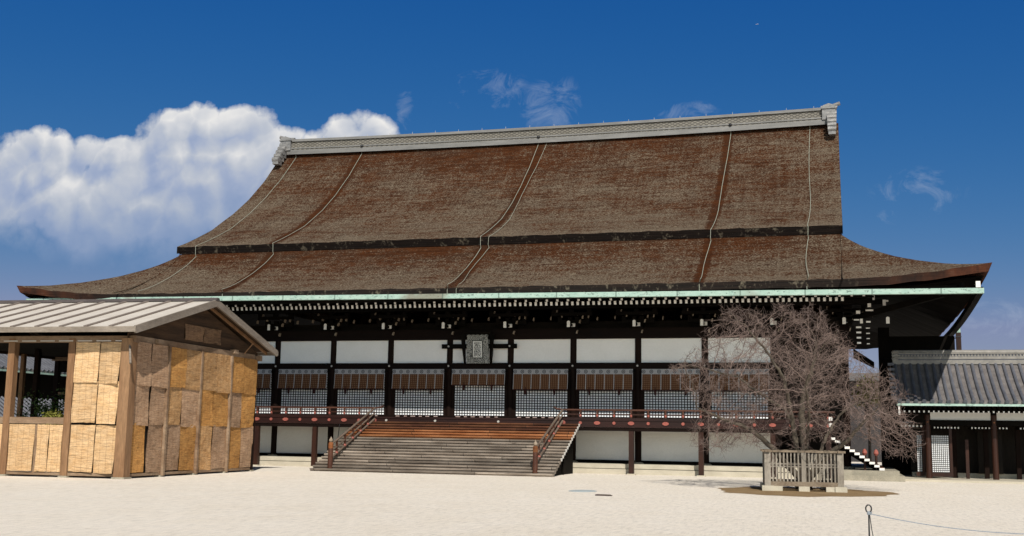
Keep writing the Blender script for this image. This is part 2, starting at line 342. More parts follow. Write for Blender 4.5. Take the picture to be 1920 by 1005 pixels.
def mat_reed(name, ca, cb):
    mt, t, b = new_mat(name); p = t.obj(); q = t.pos(); x, y, z = t.xyz(p)
    oi = t.add('ShaderNodeObjectInfo').outputs['Random']
    sh = t.add('ShaderNodeCombineXYZ'); t.put(sh.inputs[0], t.math('MULTIPLY', oi, 50)); t.put(sh.inputs[2], t.math('MULTIPLY', oi, 31))
    v = t.vmath('ADD', q, sh.outputs[0])
    reeds = t.noise(t.scalev(v, (1.2, 1.2, 30)), 1.5, 3, .6, .2); med = t.noise(t.scalev(v, (1.2, 1.2, 2.2)), 1.8, 5, .65)
    fine = t.noise(t.scalev(v, (2.5, 2.5, 14)), 4.0, 3, .7)
    c = t.mix(t.maprange(med, .3, .7), ca, cb)
    c = t.mix(1, c, t.ramp(reeds, [(.28, .42), (.52, .98), (.75, 1.22)]), 'MULTIPLY')
    c = t.mix(1, c, t.ramp(fine, [(.3, .62), (.6, 1.10)]), 'MULTIPLY')
    c = t.mix(1, c, t.ramp(oi, [(0., .82), (1., 1.12)]), 'MULTIPLY')
    # the twine that binds the reeds
    h = t.math('ADD', x, y)
    tw = t.math('FRACT', t.math('ADD', t.math('DIVIDE', h, .27), t.math('MULTIPLY', reeds, .12)))
    c = t.mix(t.ramp(tw, [(.0, .38), (.07, 0.)], 'CONSTANT'), c, (.10, .055, .025))
    t.put(b.inputs['Base Color'], c); b.inputs['Roughness'].default_value = .85; bump(t, b, reeds, .7, .02)
    return mt
M['reed_fresh'] = mat_reed('pale_reed', (.56, .345, .165), (.64, .44, .25))
M['reed_gold'] = mat_reed('golden_reed', (.42, .195, .052), (.53, .275, .085))
M['reed_grey'] = mat_reed('greyed_reed', (.35, .21, .120), (.45, .295, .185))
M['reed_mix'] = mat_reed('faded_reed', (.42, .225, .088), (.52, .315, .150))

M['reed_shade'] = mat_reed('shade_brown_reed', (.17, .095, .050), (.26, .155, .085))  # darker copy of the reed: shade under the gable put into the colour

def mat_fishscale():
    mt, t, b = new_mat('ridge_scale_tiles'); p = t.pos(); x, y, z = t.xyz(p)
    a = t.math('FRACT', t.math('ADD', t.math('MULTIPLY', x, 2.6), t.math('MULTIPLY', z, 5.2)))
    c2 = t.math('FRACT', t.math('SUBTRACT', t.math('MULTIPLY', x, 2.6), t.math('MULTIPLY', z, 5.2)))
    ln = t.math('MAXIMUM', t.ramp(a, [(0., 1.), (.3, 0.)], 'CONSTANT'), t.ramp(c2, [(0., 1.), (.3, 0.)], 'CONSTANT'))
    n = t.noise(p, 2.5, 5, .65)
    c = t.mix(t.maprange(n, .3, .7), (.135, .125, .10), (.225, .21, .18))
    c = t.mix(t.math('MULTIPLY', ln, .85), c, (.055, .050, .045))
    t.put(b.inputs['Base Color'], c); b.inputs['Roughness'].default_value = .6
    return mt
M['fishscale'] = mat_fishscale()
M['ridge_grey'] = noisy('hall_ridge_tile', (.125, .122, .115), (.225, .22, .21), 1.6, (.4, 1, 2.5), .5, .2, 9, .25, spec=.5)
M['ridge_end'] = noisy('demon_tile', (.11, .108, .105), (.30, .292, .28), 3.5, (1, 1, 2), .35, .3, 5, .4, spec=.7)
def mat_frame():
    mt, t, b = new_mat('plaque_frame_cloud_pattern'); p = t.obj()
    v = t.add('ShaderNodeTexVoronoi', feature='F1'); t.put(v.inputs['Vector'], t.scalev(p, (1, 0, 1))); v.inputs['Scale'].default_value = 4.6
    d = t.math('FRACT', t.math('MULTIPLY', v.outputs['Distance'], 3.0))
    c = t.mix(t.ramp(d, [(.25, 0.), (.55, 1.)]), (.05, .052, .047), (.30, .295, .265))
    t.put(b.inputs['Base Color'], c); b.inputs['Roughness'].default_value = .6; bump(t, b, d, .5, .02)
    return mt
M['plaque_frame'] = mat_frame()
M['paper'] = noisy('shutter_paper', (.80, .81, .82), (.86, .86, .85), .8, rough=.8, bmp=0, var=.08)
M['ink'] = noisy('black_ink', (.012, .014, .013), (.03, .032, .03), 5, bmp=0)
M['plaque_face'] = noisy('plaque_face', (.70, .69, .63), (.80, .79, .74), 4, rough=.7, bmp=.05)

# ------------------------------------------------------------------ mesh helpers
WLOC = {}          # world position of a root or part (roots never turn here unless noted)
class MB:
    def __init__(s): s.v = []; s.f = []; s.mi = []
    def quad(s, pts, m=0):
        n = len(s.v); s.v += [tuple(p) for p in pts]; s.f.append(tuple(range(n, n+len(pts)))); s.mi.append(m)
    def box(s, x0, x1, y0, y1, z0, z1, m=0, ends=None):
        """ends: dict of face -> material, faces -x +x -y +y -z +z"""
        n = len(s.v)
        s.v += [(x0,y0,z0),(x1,y0,z0),(x1,y1,z0),(x0,y1,z0),(x0,y0,z1),(x1,y0,z1),(x1,y1,z1),(x0,y1,z1)]
        fs = {'-z':(0,3,2,1),'+z':(4,5,6,7),'-y':(0,1,5,4),'+y':(2,3,7,6),'-x':(3,0,4,7),'+x':(1,2,6,5)}
        for k, q in fs.items(): s.f.append(tuple(n+i for i in q)); s.mi.append((ends or {}).get(k, m))
        return s
    def hexa(s, p, m=0, ends=None):
        """8 corners ordered like box()"""
        n = len(s.v); s.v += [tuple(q) for q in p]
        fs = {'-z':(0,3,2,1),'+z':(4,5,6,7),'-y':(0,1,5,4),'+y':(2,3,7,6),'-x':(3,0,4,7),'+x':(1,2,6,5)}
        for k, q in fs.items(): s.f.append(tuple(n+i for i in q)); s.mi.append((ends or {}).get(k, m))
        return s
    def bar(s, a, b, w, h, m=0, ends=None, up=(0,0,1)):
        """rectangular bar from a to b; width w across, height h"""
        a, b = Vector(a), Vector(b); d = (b-a).normalized(); sd = d.cross(Vector(up)).normalized(); uu = sd.cross(d)
        q = [a-sd*w/2-uu*h/2, b-sd*w/2-uu*h/2, b+sd*w/2-uu*h/2, a+sd*w/2-uu*h/2]
        q += [x+uu*h for x in q]
        return s.hexa([q[0],q[1],q[2],q[3],q[4],q[5],q[6],q[7]], m, ends)
    def tube(s, pts, rad, n=8, m=0, caps=True):
        pts = [Vector(p) for p in pts]; N = len(pts)
        if not hasattr(rad, '__len__'): rad = [rad]*N
        prev = None; base = len(s.v)
        for i, p in enumerate(pts):
            d = (pts[min(i+1,N-1)]-pts[max(i-1,0)]).normalized()
            if prev is None: a = d.orthogonal().normalized()
            else: a = (prev - d*prev.dot(d)).normalized()
            prev = a; c = d.cross(a)
            for k in range(n):
                t = 2*pi*k/n; s.v.append(tuple(p + (a*cos(t)+c*sin(t))*rad[i]))
        for i in range(N-1):
            for k in range(n):
                k2 = (k+1)%n; s.f.append((base+i*n+k, base+i*n+k2, base+(i+1)*n+k2, base+(i+1)*n+k)); s.mi.append(m)
        if caps:
            s.f.append(tuple(base+k for k in reversed(range(n)))); s.mi.append(m)
            s.f.append(tuple(base+(N-1)*n+k for k in range(n))); s.mi.append(m)
        return s
    def lathe(s, prof, c=(0,0,0), n=12, m=0):
        """prof: list of (radius, z)"""
        base = len(s.v)
        for rr, z in prof:
            for k in range(n):
                t = 2*pi*k/n; s.v.append((c[0]+rr*cos(t), c[1]+rr*sin(t), c[2]+z))
        for i in range(len(prof)-1):
            for k in range(n):
                k2 = (k+1)%n; s.f.append((base+i*n+k, base+i*n+k2, base+(i+1)*n+k2, base+(i+1)*n+k)); s.mi.append(m)
        s.f.append(tuple(base+k for k in reversed(range(n)))); s.mi.append(m)
        s.f.append(tuple(base+(len(prof)-1)*n+k for k in range(n))); s.mi.append(m)
        return s
    def prism(s, poly, y0, y1, m=0, mcap=None):
        """poly of (x, z) pushed along y"""
        n = len(s.v); k = len(poly); mcap = m if mcap is None else mcap
        s.v += [(x, y0, z) for x, z in poly] + [(x, y1, z) for x, z in poly]
        for i in range(k):
            j = (i+1) % k; s.f.append((n+i, n+k+i, n+k+j, n+j)); s.mi.append(m)
        s.f.append(tuple(n+i for i in range(k))); s.mi.append(mcap)
        s.f.append(tuple(n+k+i for i in reversed(range(k)))); s.mi.append(m)
        return s
    def grid(s, rows, m=0, closed=False):
        n = len(s.v); nr = len(rows); nc = len(rows[0])
        for rw in rows: s.v += [tuple(p) for p in rw]
        for i in range(nr-1):
            for j in range(nc if closed else nc-1):
                j2 = (j+1) % nc
                s.f.append((n+i*nc+j, n+i*nc+j2, n+(i+1)*nc+j2, n+(i+1)*nc+j)); s.mi.append(m)
        return s
    def mesh(s, name, mats, smooth=False):
        me = bpy.data.meshes.new(name); me.from_pydata(s.v, [], s.f)
        for k in mats: me.materials.append(M[k])
        me.polygons.foreach_set('material_index', s.mi)
        if smooth: me.polygons.foreach_set('use_smooth', [True]*len(s.f))
        me.update(); return me
    def build(s, name, mats, parent=None, smooth=False, world=True):
        """vertices are in world space unless world=False (then in the parent's space)"""
        if isinstance(mats, str): mats = [mats]
        off = WLOC.get(parent.name, Vector()) if parent is not None and world else Vector()
        if off.length: s.v = [tuple(Vector(p)-off) for p in s.v]
        o = bpy.data.objects.new(name, s.mesh(name, mats, smooth)); COL.objects.link(o)
        if parent is not None: o.parent = parent; WLOC[o.name] = WLOC.get(parent.name, Vector()).copy()
        return o
def root(name, loc, label, cat, group=None, rotz=0):
    o = bpy.data.objects.new(name, None); COL.objects.link(o); o.location = loc; o.rotation_euler = (0,0,rotz)
    WLOC[o.name] = Vector(loc); o.empty_display_size = .3
    return tag(o, label, cat, group)
def tag(o, label=None, cat=None, group=None, kind=None):
    if label: o['label'] = label
    if cat: o['category'] = cat
    if group: o['group'] = group
    if kind: o['kind'] = kind
    return o
def rep(src, loc, parent=None):
    """a copy that shares the mesh (children are copied one by one)"""
    c = src.copy(); COL.objects.link(c); c.parent = parent if parent is not None else src.parent; c.location = loc
    WLOC[c.name] = WLOC.get(src.name, Vector()).copy()
    for ch in src.children:
        d = ch.copy(); COL.objects.link(d); d.parent = c
    return c

# ------------------------------------------------------------------ the setting
g = MB(); S = 4000
xs = [-S, -400, -80, -30, 0, 30, 80, 400, S]
g.grid([[(x, y, 0) for x in xs] for y in [-S, -400, -80, -30, 0, 30, 80, 400, S]])
tag(g.build('ground', 'gravel'), kind='structure')
sp = MB(); ring = []
for i in range(72):
    a = 2*pi*i/72; k = 1 + .05*sin(3*a+1) + .04*sin(7*a) + .03*sin(13*a+2) + random.uniform(-.012, .012)
    ring.append((18.3+3.3*k*cos(a), -16.9+3.9*k*sin(a), .004))
sp.quad(ring); tag(sp.build('bare_soil', 'soil'), kind='structure')

# ------------------------------------------------------------------ the great hall
B = 3.65
PX = [(-4.5+i)*B for i in range(10)]                       # the front pillars
hall = root('palace_hall', (0, 0, 0), 'large timber palace hall with a huge curved bark-thatched roof and white wall panels', 'palace hall')

# stone base
sb = MB()
sb.box(-19.6, 19.6, -1.50, 28.5, .30, .53, 0); sb.box(-19.6, 19.6, -1.44, 28.4, .27, .30, 1); sb.box(-19.8, 19.8, -1.62, 28.6, 0, .27, 0)
sb.box(19.603, 22.5, -2.6, 12, .27, .50, 2); sb.box(19.803, 22.75, -2.72, 12.1, 0, .27, 2)
sb.build('stone_base', ['stone', 'stone_dark', 'stone_grey'], hall)
fs = MB().lathe([(.36, 0), (.36, .05), (.27, .10)], (0, 0, .53), 14).build('foundation_stone', 'stone_grey', hall)
fs.location = (PX[0], -.02, 0)
for x in PX[1:] + [20.075]: rep(fs, (x, -.02, 0))

# pillars
pl = MB().lathe([(.185, .60), (.185, 7.55), (.165, 8.0)], n=16).build('pillar', 'dark_wood', hall, smooth=False)
pl.location = (PX[0], 0, 0)
for x in PX[1:]: rep(pl, (x, 0, 0))
for x in (-20.075, 20.075):
    for k in range(1, 8): rep(pl, (x, k*B, 0))
rep(pl, (20.075, 0, 0)); rep(pl, (-20.075, 0, 0))

# beams
def beam(name, x0, x1, y0, y1, z0, z1, mat='beam_wood'):
    return MB().box(x0, x1, y0, y1, z0, z1).build(name, mat, hall)
XE = PX[-1] + .3
beam('penetrating_beam', -XE, XE, -.24, .24, 5.68, 6.02)
beam('head_beam', -XE-3.6, XE+3.6, -.22, .22, 7.36, 7.95)
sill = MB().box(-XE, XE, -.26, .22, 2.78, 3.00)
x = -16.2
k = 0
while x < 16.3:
    if min(abs(x-p) for p in PX) > .33: sill.box(x-.09-.05*(k % 2), x+.09+.05*(k % 3 == 0), -.275, -.262, 2.945, 2.99, 1)  # pale pink blocks stand in for patches of sunlight on the sill
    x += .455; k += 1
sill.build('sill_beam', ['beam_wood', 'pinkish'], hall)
beam('ground_beam', -XE, XE, -.16, .16, .535, .71, 'black_wood')
beam('upper_lintel', -XE, XE, -.14, .14, 5.50, 5.677, 'black_wood')
nc = MB().tube([(0, -.275, 0), (0, -.245, 0)], .055, 10).build('nail_cover', 'steel', hall)
nc.location = (PX[0], 0, 5.85)
for x in PX[1:]: rep(nc, (x, 0, 5.85))
beam('back_wall_boards', -XE, XE, .6, .7, 2.6, 8.4, 'crate_dark')

# white wall panels and lattice shutters, bay by bay
def lattice(w, z0, z1, nx, nz, bw, bd=.05):
    b = MB()
    for i in range(nx+1):
        x = -w/2 + w*i/nx; b.box(x-bw/2, x+bw/2, -bd/2, bd/2, z0, z1)
    for k in range(nz+1):
        z = z0 + (z1-z0)*k/nz; b.box(-w/2, w/2, -bd/2-.004, bd/2-.004, z-bw/2, z+bw/2)
    return b
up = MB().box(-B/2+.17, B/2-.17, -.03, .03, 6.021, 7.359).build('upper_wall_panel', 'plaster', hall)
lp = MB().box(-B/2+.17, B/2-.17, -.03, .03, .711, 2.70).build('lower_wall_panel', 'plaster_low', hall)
lt = lattice(3.00, 3.03, 5.48, 19, 17, .042, .016).build('lattice_shutter', 'black_wood', hall)
MB().box(-1.5, 1.5, .014, .03, 3.03, 5.48).build('shutter_paper', 'paper', lt)
for s in (-1, 1): MB().box(s*1.585-.083, s*1.585+.083, -.06, .06, 3.0, 5.5).build('shutter_jamb', 'dark_wood', lt)
for i in range(9):
    cx = (PX[i]+PX[i+1])/2
    if i == 0:
        for o in (up, lp, lt): o.location = (cx, 0, 0)
    else:
        for o in (up, lp, lt): rep(o, (cx, 0, 0))

# side walls (set back one bay: the corners are open)
for s in (-1, 1):
    b = MB()
    b.box(s*20.0-.05, s*20.0+.05, 3.65, 25, .6, 8.6)
    b.build('side_wall', 'door_dark', hall)
    b = MB(); b.box(s*16.425-.05+s*.1, s*16.425+.05+s*.1, .2, 3.65, .6, 8.6); b.box(min(s*16.5, s*20.0), max(s*16.5, s*20.0), 3.6, 3.7, .6, 8.6)
    b.build('corner_wall', 'door_dark', hall)
MB().box(-20, 20, 25, 25.2, .5, 9).build('rear_wall', 'door_dark', hall)

# bracket sets under the eaves
def nose(b, x, y, z, w=.17, h=.36, m=1, length=1.3):
    b.prism([(x-w/2, z-h*.6), (x+w/2, z-h*.6), (x+w/2, z+h*.28), (x, z+h*.4), (x-w/2, z+h*.28)], y, y+length, 0, m)
bs = MB()
bs.box(-.28, .28, -.28, .28, 7.96, 8.22); bs.box(-.9, .9, -.11, .11, 8.22, 8.42); bs.box(-1.15, 1.15, -.62, -.42, 8.62, 8.80)
nose(bs, 0, -1.35, 8.13, length=.22); bs.box(-.06, .06, -1.2, -.2, 8.02, 8.16)
bs.box(-.02, .20, -.56, .2, 8.0, 8.20, 0, {'-y': 1})
for x in (-.78, .78, -.2, .2): bs.box(x-.12, x+.12, -.13, .13, 8.42, 8.60)
for x in (-1.0, 0, 1.0): bs.box(x-.12, x+.12, -.66, -.38, 8.80, 8.96)
for (x, z, a) in ((.30, 7.72, .05), (.46, 8.30, .05), (.62, 8.55, .045), (.34, 8.72, .05), (-.55, 8.62, .035), (.95, 8.58, .03), (-1.2, 8.5, .03), (1.45, 8.45, .03), (-.85, 8.86, .03)):
    bs.hexa([(x-a, -.6, z-.08), (x, -.6, z-.11), (x, -.4, z-.11), (x-a, -.4, z-.08), (x-.01, -.6, z+.05), (x+a, -.6, z+.09), (x+a, -.4, z+.09), (x-.01, -.4, z+.05)], 2)
bset = bs.build('bracket_set', ['black_wood', 'white_end', 'pale_edge'], hall); bset.location = (PX[0], 0, 0)
for x in PX[1:] + [-20.075, 20.075]: rep(bset, (x, 0, 0))
for s in (-1, 1):
    cb = MB(); X = s*20.075
    def wp(x, y, z, w, h): cb.box(X+s*x-w/2, X+s*x+w/2, y, y+.5, z-h/2, z+h/2, 0, {'-y': 1})
    nose(cb, X+s*2.15, -1.35, 8.13, length=.3)
    wp(1.25, -1.9, 9.02, .30, .10); wp(1.25, -1.92, 8.86, .17, .30); wp(1.98, -1.9, 8.93, .15, .30); wp(2.05, -1.88, 9.02, .26, .09)
    wp(.70, -1.5, 8.50, .20, .16); wp(1.3, -1.6, 8.58, .46, .08); wp(.62, -1.2, 8.14, .28, .07); wp(.86, -1.22, 8.07, .14, .24); wp(1.2, -1.2, 8.03, .22, .09)
    for i in range(4): wp(.72, -.9, 7.78-.27*i, .26-.02*i, .09); wp(1.18, -.8, 7.74-.27*i, .20-.02*i, .05)
    wp(1.45, -2.6, 9.12, .10, .24)
    for i in range(6): cb.box(X+s*.2-.2, X+s*.2+.2, -.9-.1*i, .3, 7.9+.2*i, 8.02+.2*i)
    cb.bar((X, 0, 8.2), (X+s*4.6, -4.6, 9.0), .22, .3); cb.bar((X, 0, 9.4), (X+s*5.4, -5.4, 9.3), .22, .26)
    cb.build('corner_bracket_set', ['black_wood', 'white_end'], hall)

# rafters: two tiers with white-painted ends; the hundred that show largest are single parts
def rafter_mb(x=0):
    b = MB(); b.bar((x, .6, 10.35), (x, -4.55, 8.84), .125, .19, 0, {'+x': 1}); return b
SPC = .283
xsr = [20.0-SPC*i for i in range(142)]
rf = rafter_mb().build('eave_rafter', ['black_wood', 'white_end'], hall); rf.location = (xsr[0], 0, 0)
for x in xsr[1:100]: rep(rf, (x, 0, 0))
b = MB()
for x in xsr[100:]:
    q = rafter_mb(x); n = len(b.v); b.v += q.v; b.f += [tuple(n+i for i in ff) for ff in q.f]; b.mi += q.mi
tag(b.build('eave_rafter', ['black_wood', 'white_end'], hall), kind='stuff')
fr = MB().bar((0, -1.5, 9.85), (0, -5.02, 8.98), .115, .15, 0, {'+x': 1}).build('flying_rafter', ['black_wood', 'white_end'], hall)
fr.location = (21.0, 0, 0)
for i in range(1, 75): rep(fr, (21.0-.566*i, 0, 0))
beam('eave_purlin', -21.5, 21.5, -4.3, -4.1, 8.93, 9.02, 'black_wood')
beam('bracket_purlin', -22, 22, -.62, -.38, 9.0, 9.25, 'black_wood')
beam('inner_purlin', -21.5, 21.5, -2.1, -1.9, 8.9, 9.1, 'black_wood')

# thatched roofs
PD = [-.7, 0, .5, 1.12, 1.58, 2.5, 4.1, 5.44, 6.6]; PZ = [13.5, 12.86, 12.42, 11.96, 11.70, 11.17, 10.46, 9.97, 9.66]
def prof(d): return float(np.interp(d, PD, PZ))
def smoothprof(d):
    return (prof(max(0, d-.35)) + 2*prof(d) + prof(min(6.6, d+.35)))/4 if .35 < d < 6.25 else prof(d)
def ring_pts(d, dz=0, shrink=0):
    pts = []; NX, NY = 96, 56
    def up_(aw): return .56*max(0, (aw-.775)/.225)**1.7*(max(d, 0)/6.6)**2 + .05*(d/6.6)*0
    for side in range(4):
        n = NX if side % 2 == 0 else NY
        for i in range(n):
            t = -1 + 2*i/n
            dd = d*(1-.095*(d/6.6)*(1-abs(t)**4)); Lx, Ly = (20.1+d, 13.2+dd) if side % 2 == 0 else (20.1+dd, 13.2+d)
            if side == 0: x, y, a = t*Lx, 13.5-Ly, abs(t)
            elif side == 1: x, y, a = Lx, 13.5+t*Ly, abs(t)
            elif side == 2: x, y, a = -t*Lx, 13.5+Ly, abs(t)
            else: x, y, a = -Lx, 13.5-t*Ly, abs(t)
            # side eaves hang a little lower in the middle than the front one
            drop = 0 if side % 2 == 0 else -.75*(d/6.6)**2*max(0, 1-abs(t)**3)
            wob = .018*sin(x*3.1+y*2.3)+.012*sin(x*7.3+1)+.012*sin(y*5.9)
            pts.append((x, y, smoothprof(d)+up_(a)+drop+dz+wob*(d/6.6)))
    return pts
lr = MB()
ds = [-.7, -.35, 0, .3, .6, .9, 1.2, 1.6, 2.0, 2.5, 3, 3.5, 4.1, 4.7, 5.3, 5.9, 6.3, 6.6]
lr.grid([ring_pts(d) for d in reversed(ds)], 0, True)
lr.grid([ring_pts(6.45, -.40), ring_pts(6.6)], 1, True)
lr.grid([ring_pts(5.2, -.48), ring_pts(6.45, -.40)], 1, True)
lr.build('lower_roof', ['thatch', 'thatch_edge'], hall, smooth=False)
UP = [(0.02, 13.36), (1.0, 13.76), (2.0, 14.2), (4.0, 15.13), (6.67, 16.72), (8.78, 18.2), (10.99, 20.05), (12.66, 21.75), (13.5, 22.65)]
UPb = [(.35, 12.94), (1.2, 13.25), (4.2, 14.6), (8.9, 17.6), (13.5, 22.0)]
ur = MB(); XS = list(np.linspace(-20.14, 20.14, 82))
full = UP + [(27-y, z) for y, z in reversed(UP[:-1])]; fullb = UPb + [(27-y, z) for y, z in reversed(UPb[:-1])]
fine = []
for i in range(len(full)-1):
    for t in (0, .5): fine.append((full[i][0]*(1-t)+full[i+1][0]*t, full[i][1]*(1-t)+full[i+1][1]*t))
fine.append(full[-1])
wobx = lambda x, y: .02*sin(x*2.7+y)+.012*sin(x*6.1)
ur.grid([[(x, y, z+wobx(x, y)) for x in XS] for y, z in fine], 0)
ur.grid([[(x, y, z) for x in reversed(XS)] for y, z in fullb], 1)
ur.grid([[(x, .35, 12.94) for x in XS], [(x, .02, 13.36+wobx(x, .02)) for x in XS]], 1)
ur.grid([[(x, 26.98, 13.36+wobx(x, 26.98)) for x in XS], [(x, 26.65, 12.94) for x in XS]], 1)
for s in (-1, 1):
    X = s*20.14; rows = []
    for i in range(41):
        t = i/40*26.96+.02
        zt = float(np.interp(t, [q[0] for q in fine], [q[1] for q in fine])); zb = float(np.interp(t, [q[0] for q in fullb], [q[1] for q in fullb]))
        rows.append([(X, t, zt), (X, t, zb)] if s > 0 else [(X, t, zb), (X, t, zt)])
    ur.grid(rows, 1)
ur.build('upper_roof', ['thatch', 'thatch_edge'], hall)
for s in (-1, 1):
    b = MB(); b.prism([(1.0, 12.9), (26.0, 12.9)] + [(27-y, z-.25) for y, z in UPb[1:]] + [(y, z-.25) for y, z in reversed(UPb[1:-1])], s*19.3-.05, s*19.3+.05)
    b.v = [(y, x, z) for x, y, z in b.v]
    b.build('gable_wall', 'shed_plank', hall)
    b = MB(); b.tube([(s*20.06, .3-d, smoothprof(d)+.03) for d in ds[2:]], .05, 6); b.build('thatch_seam', 'thatch', hall)
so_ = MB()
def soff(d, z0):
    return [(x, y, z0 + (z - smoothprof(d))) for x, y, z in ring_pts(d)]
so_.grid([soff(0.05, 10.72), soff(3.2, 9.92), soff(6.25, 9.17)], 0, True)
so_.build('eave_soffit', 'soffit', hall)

# tiled ridge with demon-tile ends
rz = lambda x: .17*(x/19.5)**2
rd = MB(); XR = list(np.linspace(-19.45, 19.45, 40))
def ridge_layer(y, z0, z1, m):
    rd.grid([[(x, 13.5-y, z0+rz(x)) for x in XR], [(x, 13.5-y, z1+rz(x)) for x in XR], [(x, 13.5+y, z1+rz(x)) for x in XR], [(x, 13.5+y, z0+rz(x)) for x in XR]], m)
    for x in (XR[0], XR[-1]): rd.quad([(x, 13.5-y, z0+rz(x)), (x, 13.5+y, z0+rz(x)), (x, 13.5+y, z1+rz(x)), (x, 13.5-y, z1+rz(x))], m)
ridge_layer(.66, 22.25, 22.58, 0); ridge_layer(.58, 22.58, 22.68, 1); ridge_layer(.62, 22.68, 22.76, 0); ridge_layer(.50, 22.76, 23.24, 1); ridge_layer(.60, 23.24, 23.33, 0); ridge_layer(.54, 23.33, 23.44, 0)
rd.tube([(x, 13.5, 23.42+rz(x)) for x in XR], .17, 10, 0)
rdo = rd.build('ridge', ['ridge_grey', 'fishscale'], hall)
def ridge_end(s):
    b = MB(); X = s*19.55; z0 = rz(19.5)
    b.box(X-.42, X+.42, 12.75, 14.25, 22.55+z0, 23.3+z0)
    b.prism([(X-.50, 23.28+z0), (X+.50, 23.28+z0), (X+.34, 23.50+z0), (X, 23.62+z0), (X-.34, 23.50+z0)], 12.68, 14.32)
    for k in range(5):                                           # lobed feet that step down the slope
        y = 12.95-.30*k; z = 22.98-.34*k+z0; wd = .31-.012*k
        b.tube([(X+s*.18-wd, y, z), (X+s*.18+wd, y, z)], [.21-.006*k]*2, 10)
        b.box(X+s*.18-wd*.86, X+s*.18+wd*.86, y-.10, y+.5, z-.36, z+.05)
    b.tube([(X-s*.5, 13.3, 23.52+z0), (X+s*.15, 13.3, 23.57+z0), (X+s*.72, 13.3, 23.74+z0)], [.11, .11, .13], 10)
    b.tube([(X-s*.2, 13.0, 23.40+z0), (X+s*.55, 13.0, 23.42+z0)], .10, 10)
    b.build('ridge_end', 'ridge_end', rdo)
ridge_end(-1); ridge_end(1)
sp_ = MB().tube([(0, 13.5, 23.5), (0, 13.5, 23.72)], .013, 5).build('ridge_spike', 'steel', rdo)
for i, x in enumerate(np.linspace(-18.6, 18.6, 22)):
    if i == 0: sp_.location = (x, 0, rz(x))
    else: rep(sp_, (x, 0, rz(x)))
kb = MB().lathe([(.06, -.09), (.12, -.03), (.12, .05), (.05, .10)], (0, 12.82, 22.66), 8).build('ridge_boss', 'iron', rdo)
kb.location = (-13.4, 0, rz(13.4))
for x in (-.05, 13.2): rep(kb, (x, 0, rz(x)))

# gutters, downpipe, lightning conductor cables
gt = MB()
def gut_line(b, pts, w=.13, h=.25):
    for i in range(len(pts)-1):
        b.bar(pts[i], pts[i+1], w*2, h)
XG = list(np.linspace(-26.35, 26.35, 18))
gut_line(gt, [(x, -5.70, 9.19-.0080*x) for x in XG]); gt.build('front_gutter', 'copper', hall)
beam('eave_fascia_or_added_board', -25.2, 25.2, -5.42, -5.30, 8.98, 9.32, 'black_wood')  # unseen board added to block sunlight between gutter and thatch
for s in (-1, 1):
    sg = MB(); Y = np.linspace(-5.5, 32, 16)
    gut_line(sg, [(s*26.22, y, 8.36+.75*abs((y-13.5)/19.5)**2.2-.02) for y in Y], .14, .30)
    sg.build('side_gutter', 'black_wood', hall)
MB().box(26.0, 26.2, -5.86, -5.66, 9.13, 9.42).build('gutter_end_block', 'white_end', hall)
dp = MB(); dp.box(26.35, 26.62, 8.0, 8.24, 0.0, 8.26, 0); dp.box(26.40, 26.60, 8.02, 8.22, 8.26, 8.56, 1); dp.box(26.33, 26.64, 7.98, 8.26, 8.0, 8.05, 2)
dp.tube([(26.35, 8.1, 7.95), (26.1, 8.1, 7.9), (25.95, 8.1, 8.1)], .03, 6, 2)
dp.build('downpipe', ['red_brown', 'copper', 'iron'], hall)
def cable(x, rad, jit):
    pts = []
    for y, z in reversed(fine[:len(fine)//2+1]): pts.append((x+jit*.07*sin(y*.5+x), y, z+.05))
    pts[0] = (x, 12.85, 22.75)
    pts += [(x, -.02, 13.34), (x-.02*jit, .04, 12.9), (x, .1, 12.74)]
    for d in ds[4:]: pts.append((x-jit*.10*sin(d*.7), .3-d, smoothprof(d)+.05))
    pts[-1] = (x, -5.62, 9.66); pts += [(x, -5.72, 9.55), (x, -5.68, 9.2)]
    MB().tube(pts, rad*.75, 5).build('lightning_cable', 'cable', hall)
for x, rr in CABLES: cable(x, rr, 1 if x != .38 else 2.5)

pc = MB(); pc.tube([(-7.55, -2.3, 2.45), (-7.62, -2.32, 1.6), (-7.6, -2.3, .9), (-7.75, -2.3, .45), (-8.2, -2.3, .30), (-9.0, -2.27, .22)], .022, 6); pc.build('power_cable', 'iron', hall)
# verandah
vr = MB()
vr.box(-19.3, 19.3, -2.30, .3, 2.80, 2.88); vr.box(-19.28, 19.28, -2.26, -2.06, 2.46, 2.80)
vr.box(-19.28, 19.28, -2.22, -2.08, 2.27, 2.457, 1); vr.box(-19.28, 19.28, -1.9, -.3, 2.6, 2.79, 1)
vd = vr.build('verandah', ['floor_beam', 'beam_wood'], hall)
for s in (-1, 1):
    b = MB(); b.box(min(s*16.9, s*19.3), max(s*16.9, s*19.3), .303, 26, 2.5, 2.88); b.build('side_verandah', 'floor_beam', vd)
we = MB()
for z in (2.72, 3.03): we.box(19.20, 19.38, -2.36, -2.25, z-.09, z+.09)
we.build('white_beam_end', 'white_end', vd)
vp = MB().box(-.13, .13, -2.26, -2.02, 0.06, 2.27).build('verandah_post', 'red_brown', vd); vp.location = (2.5*B, 0, 0)
fst = MB().box(-.22, .22, -2.34, -1.94, 0, .06).build('post_base_stone', 'stone', vd); fst.location = (2.5*B, 0, 0)
for k in (-4.5, -3.5, -2.5, 3.5, 4.5, 5.25): rep(vp, (k*B, 0, 0)); rep(fst, (k*B, 0, 0))
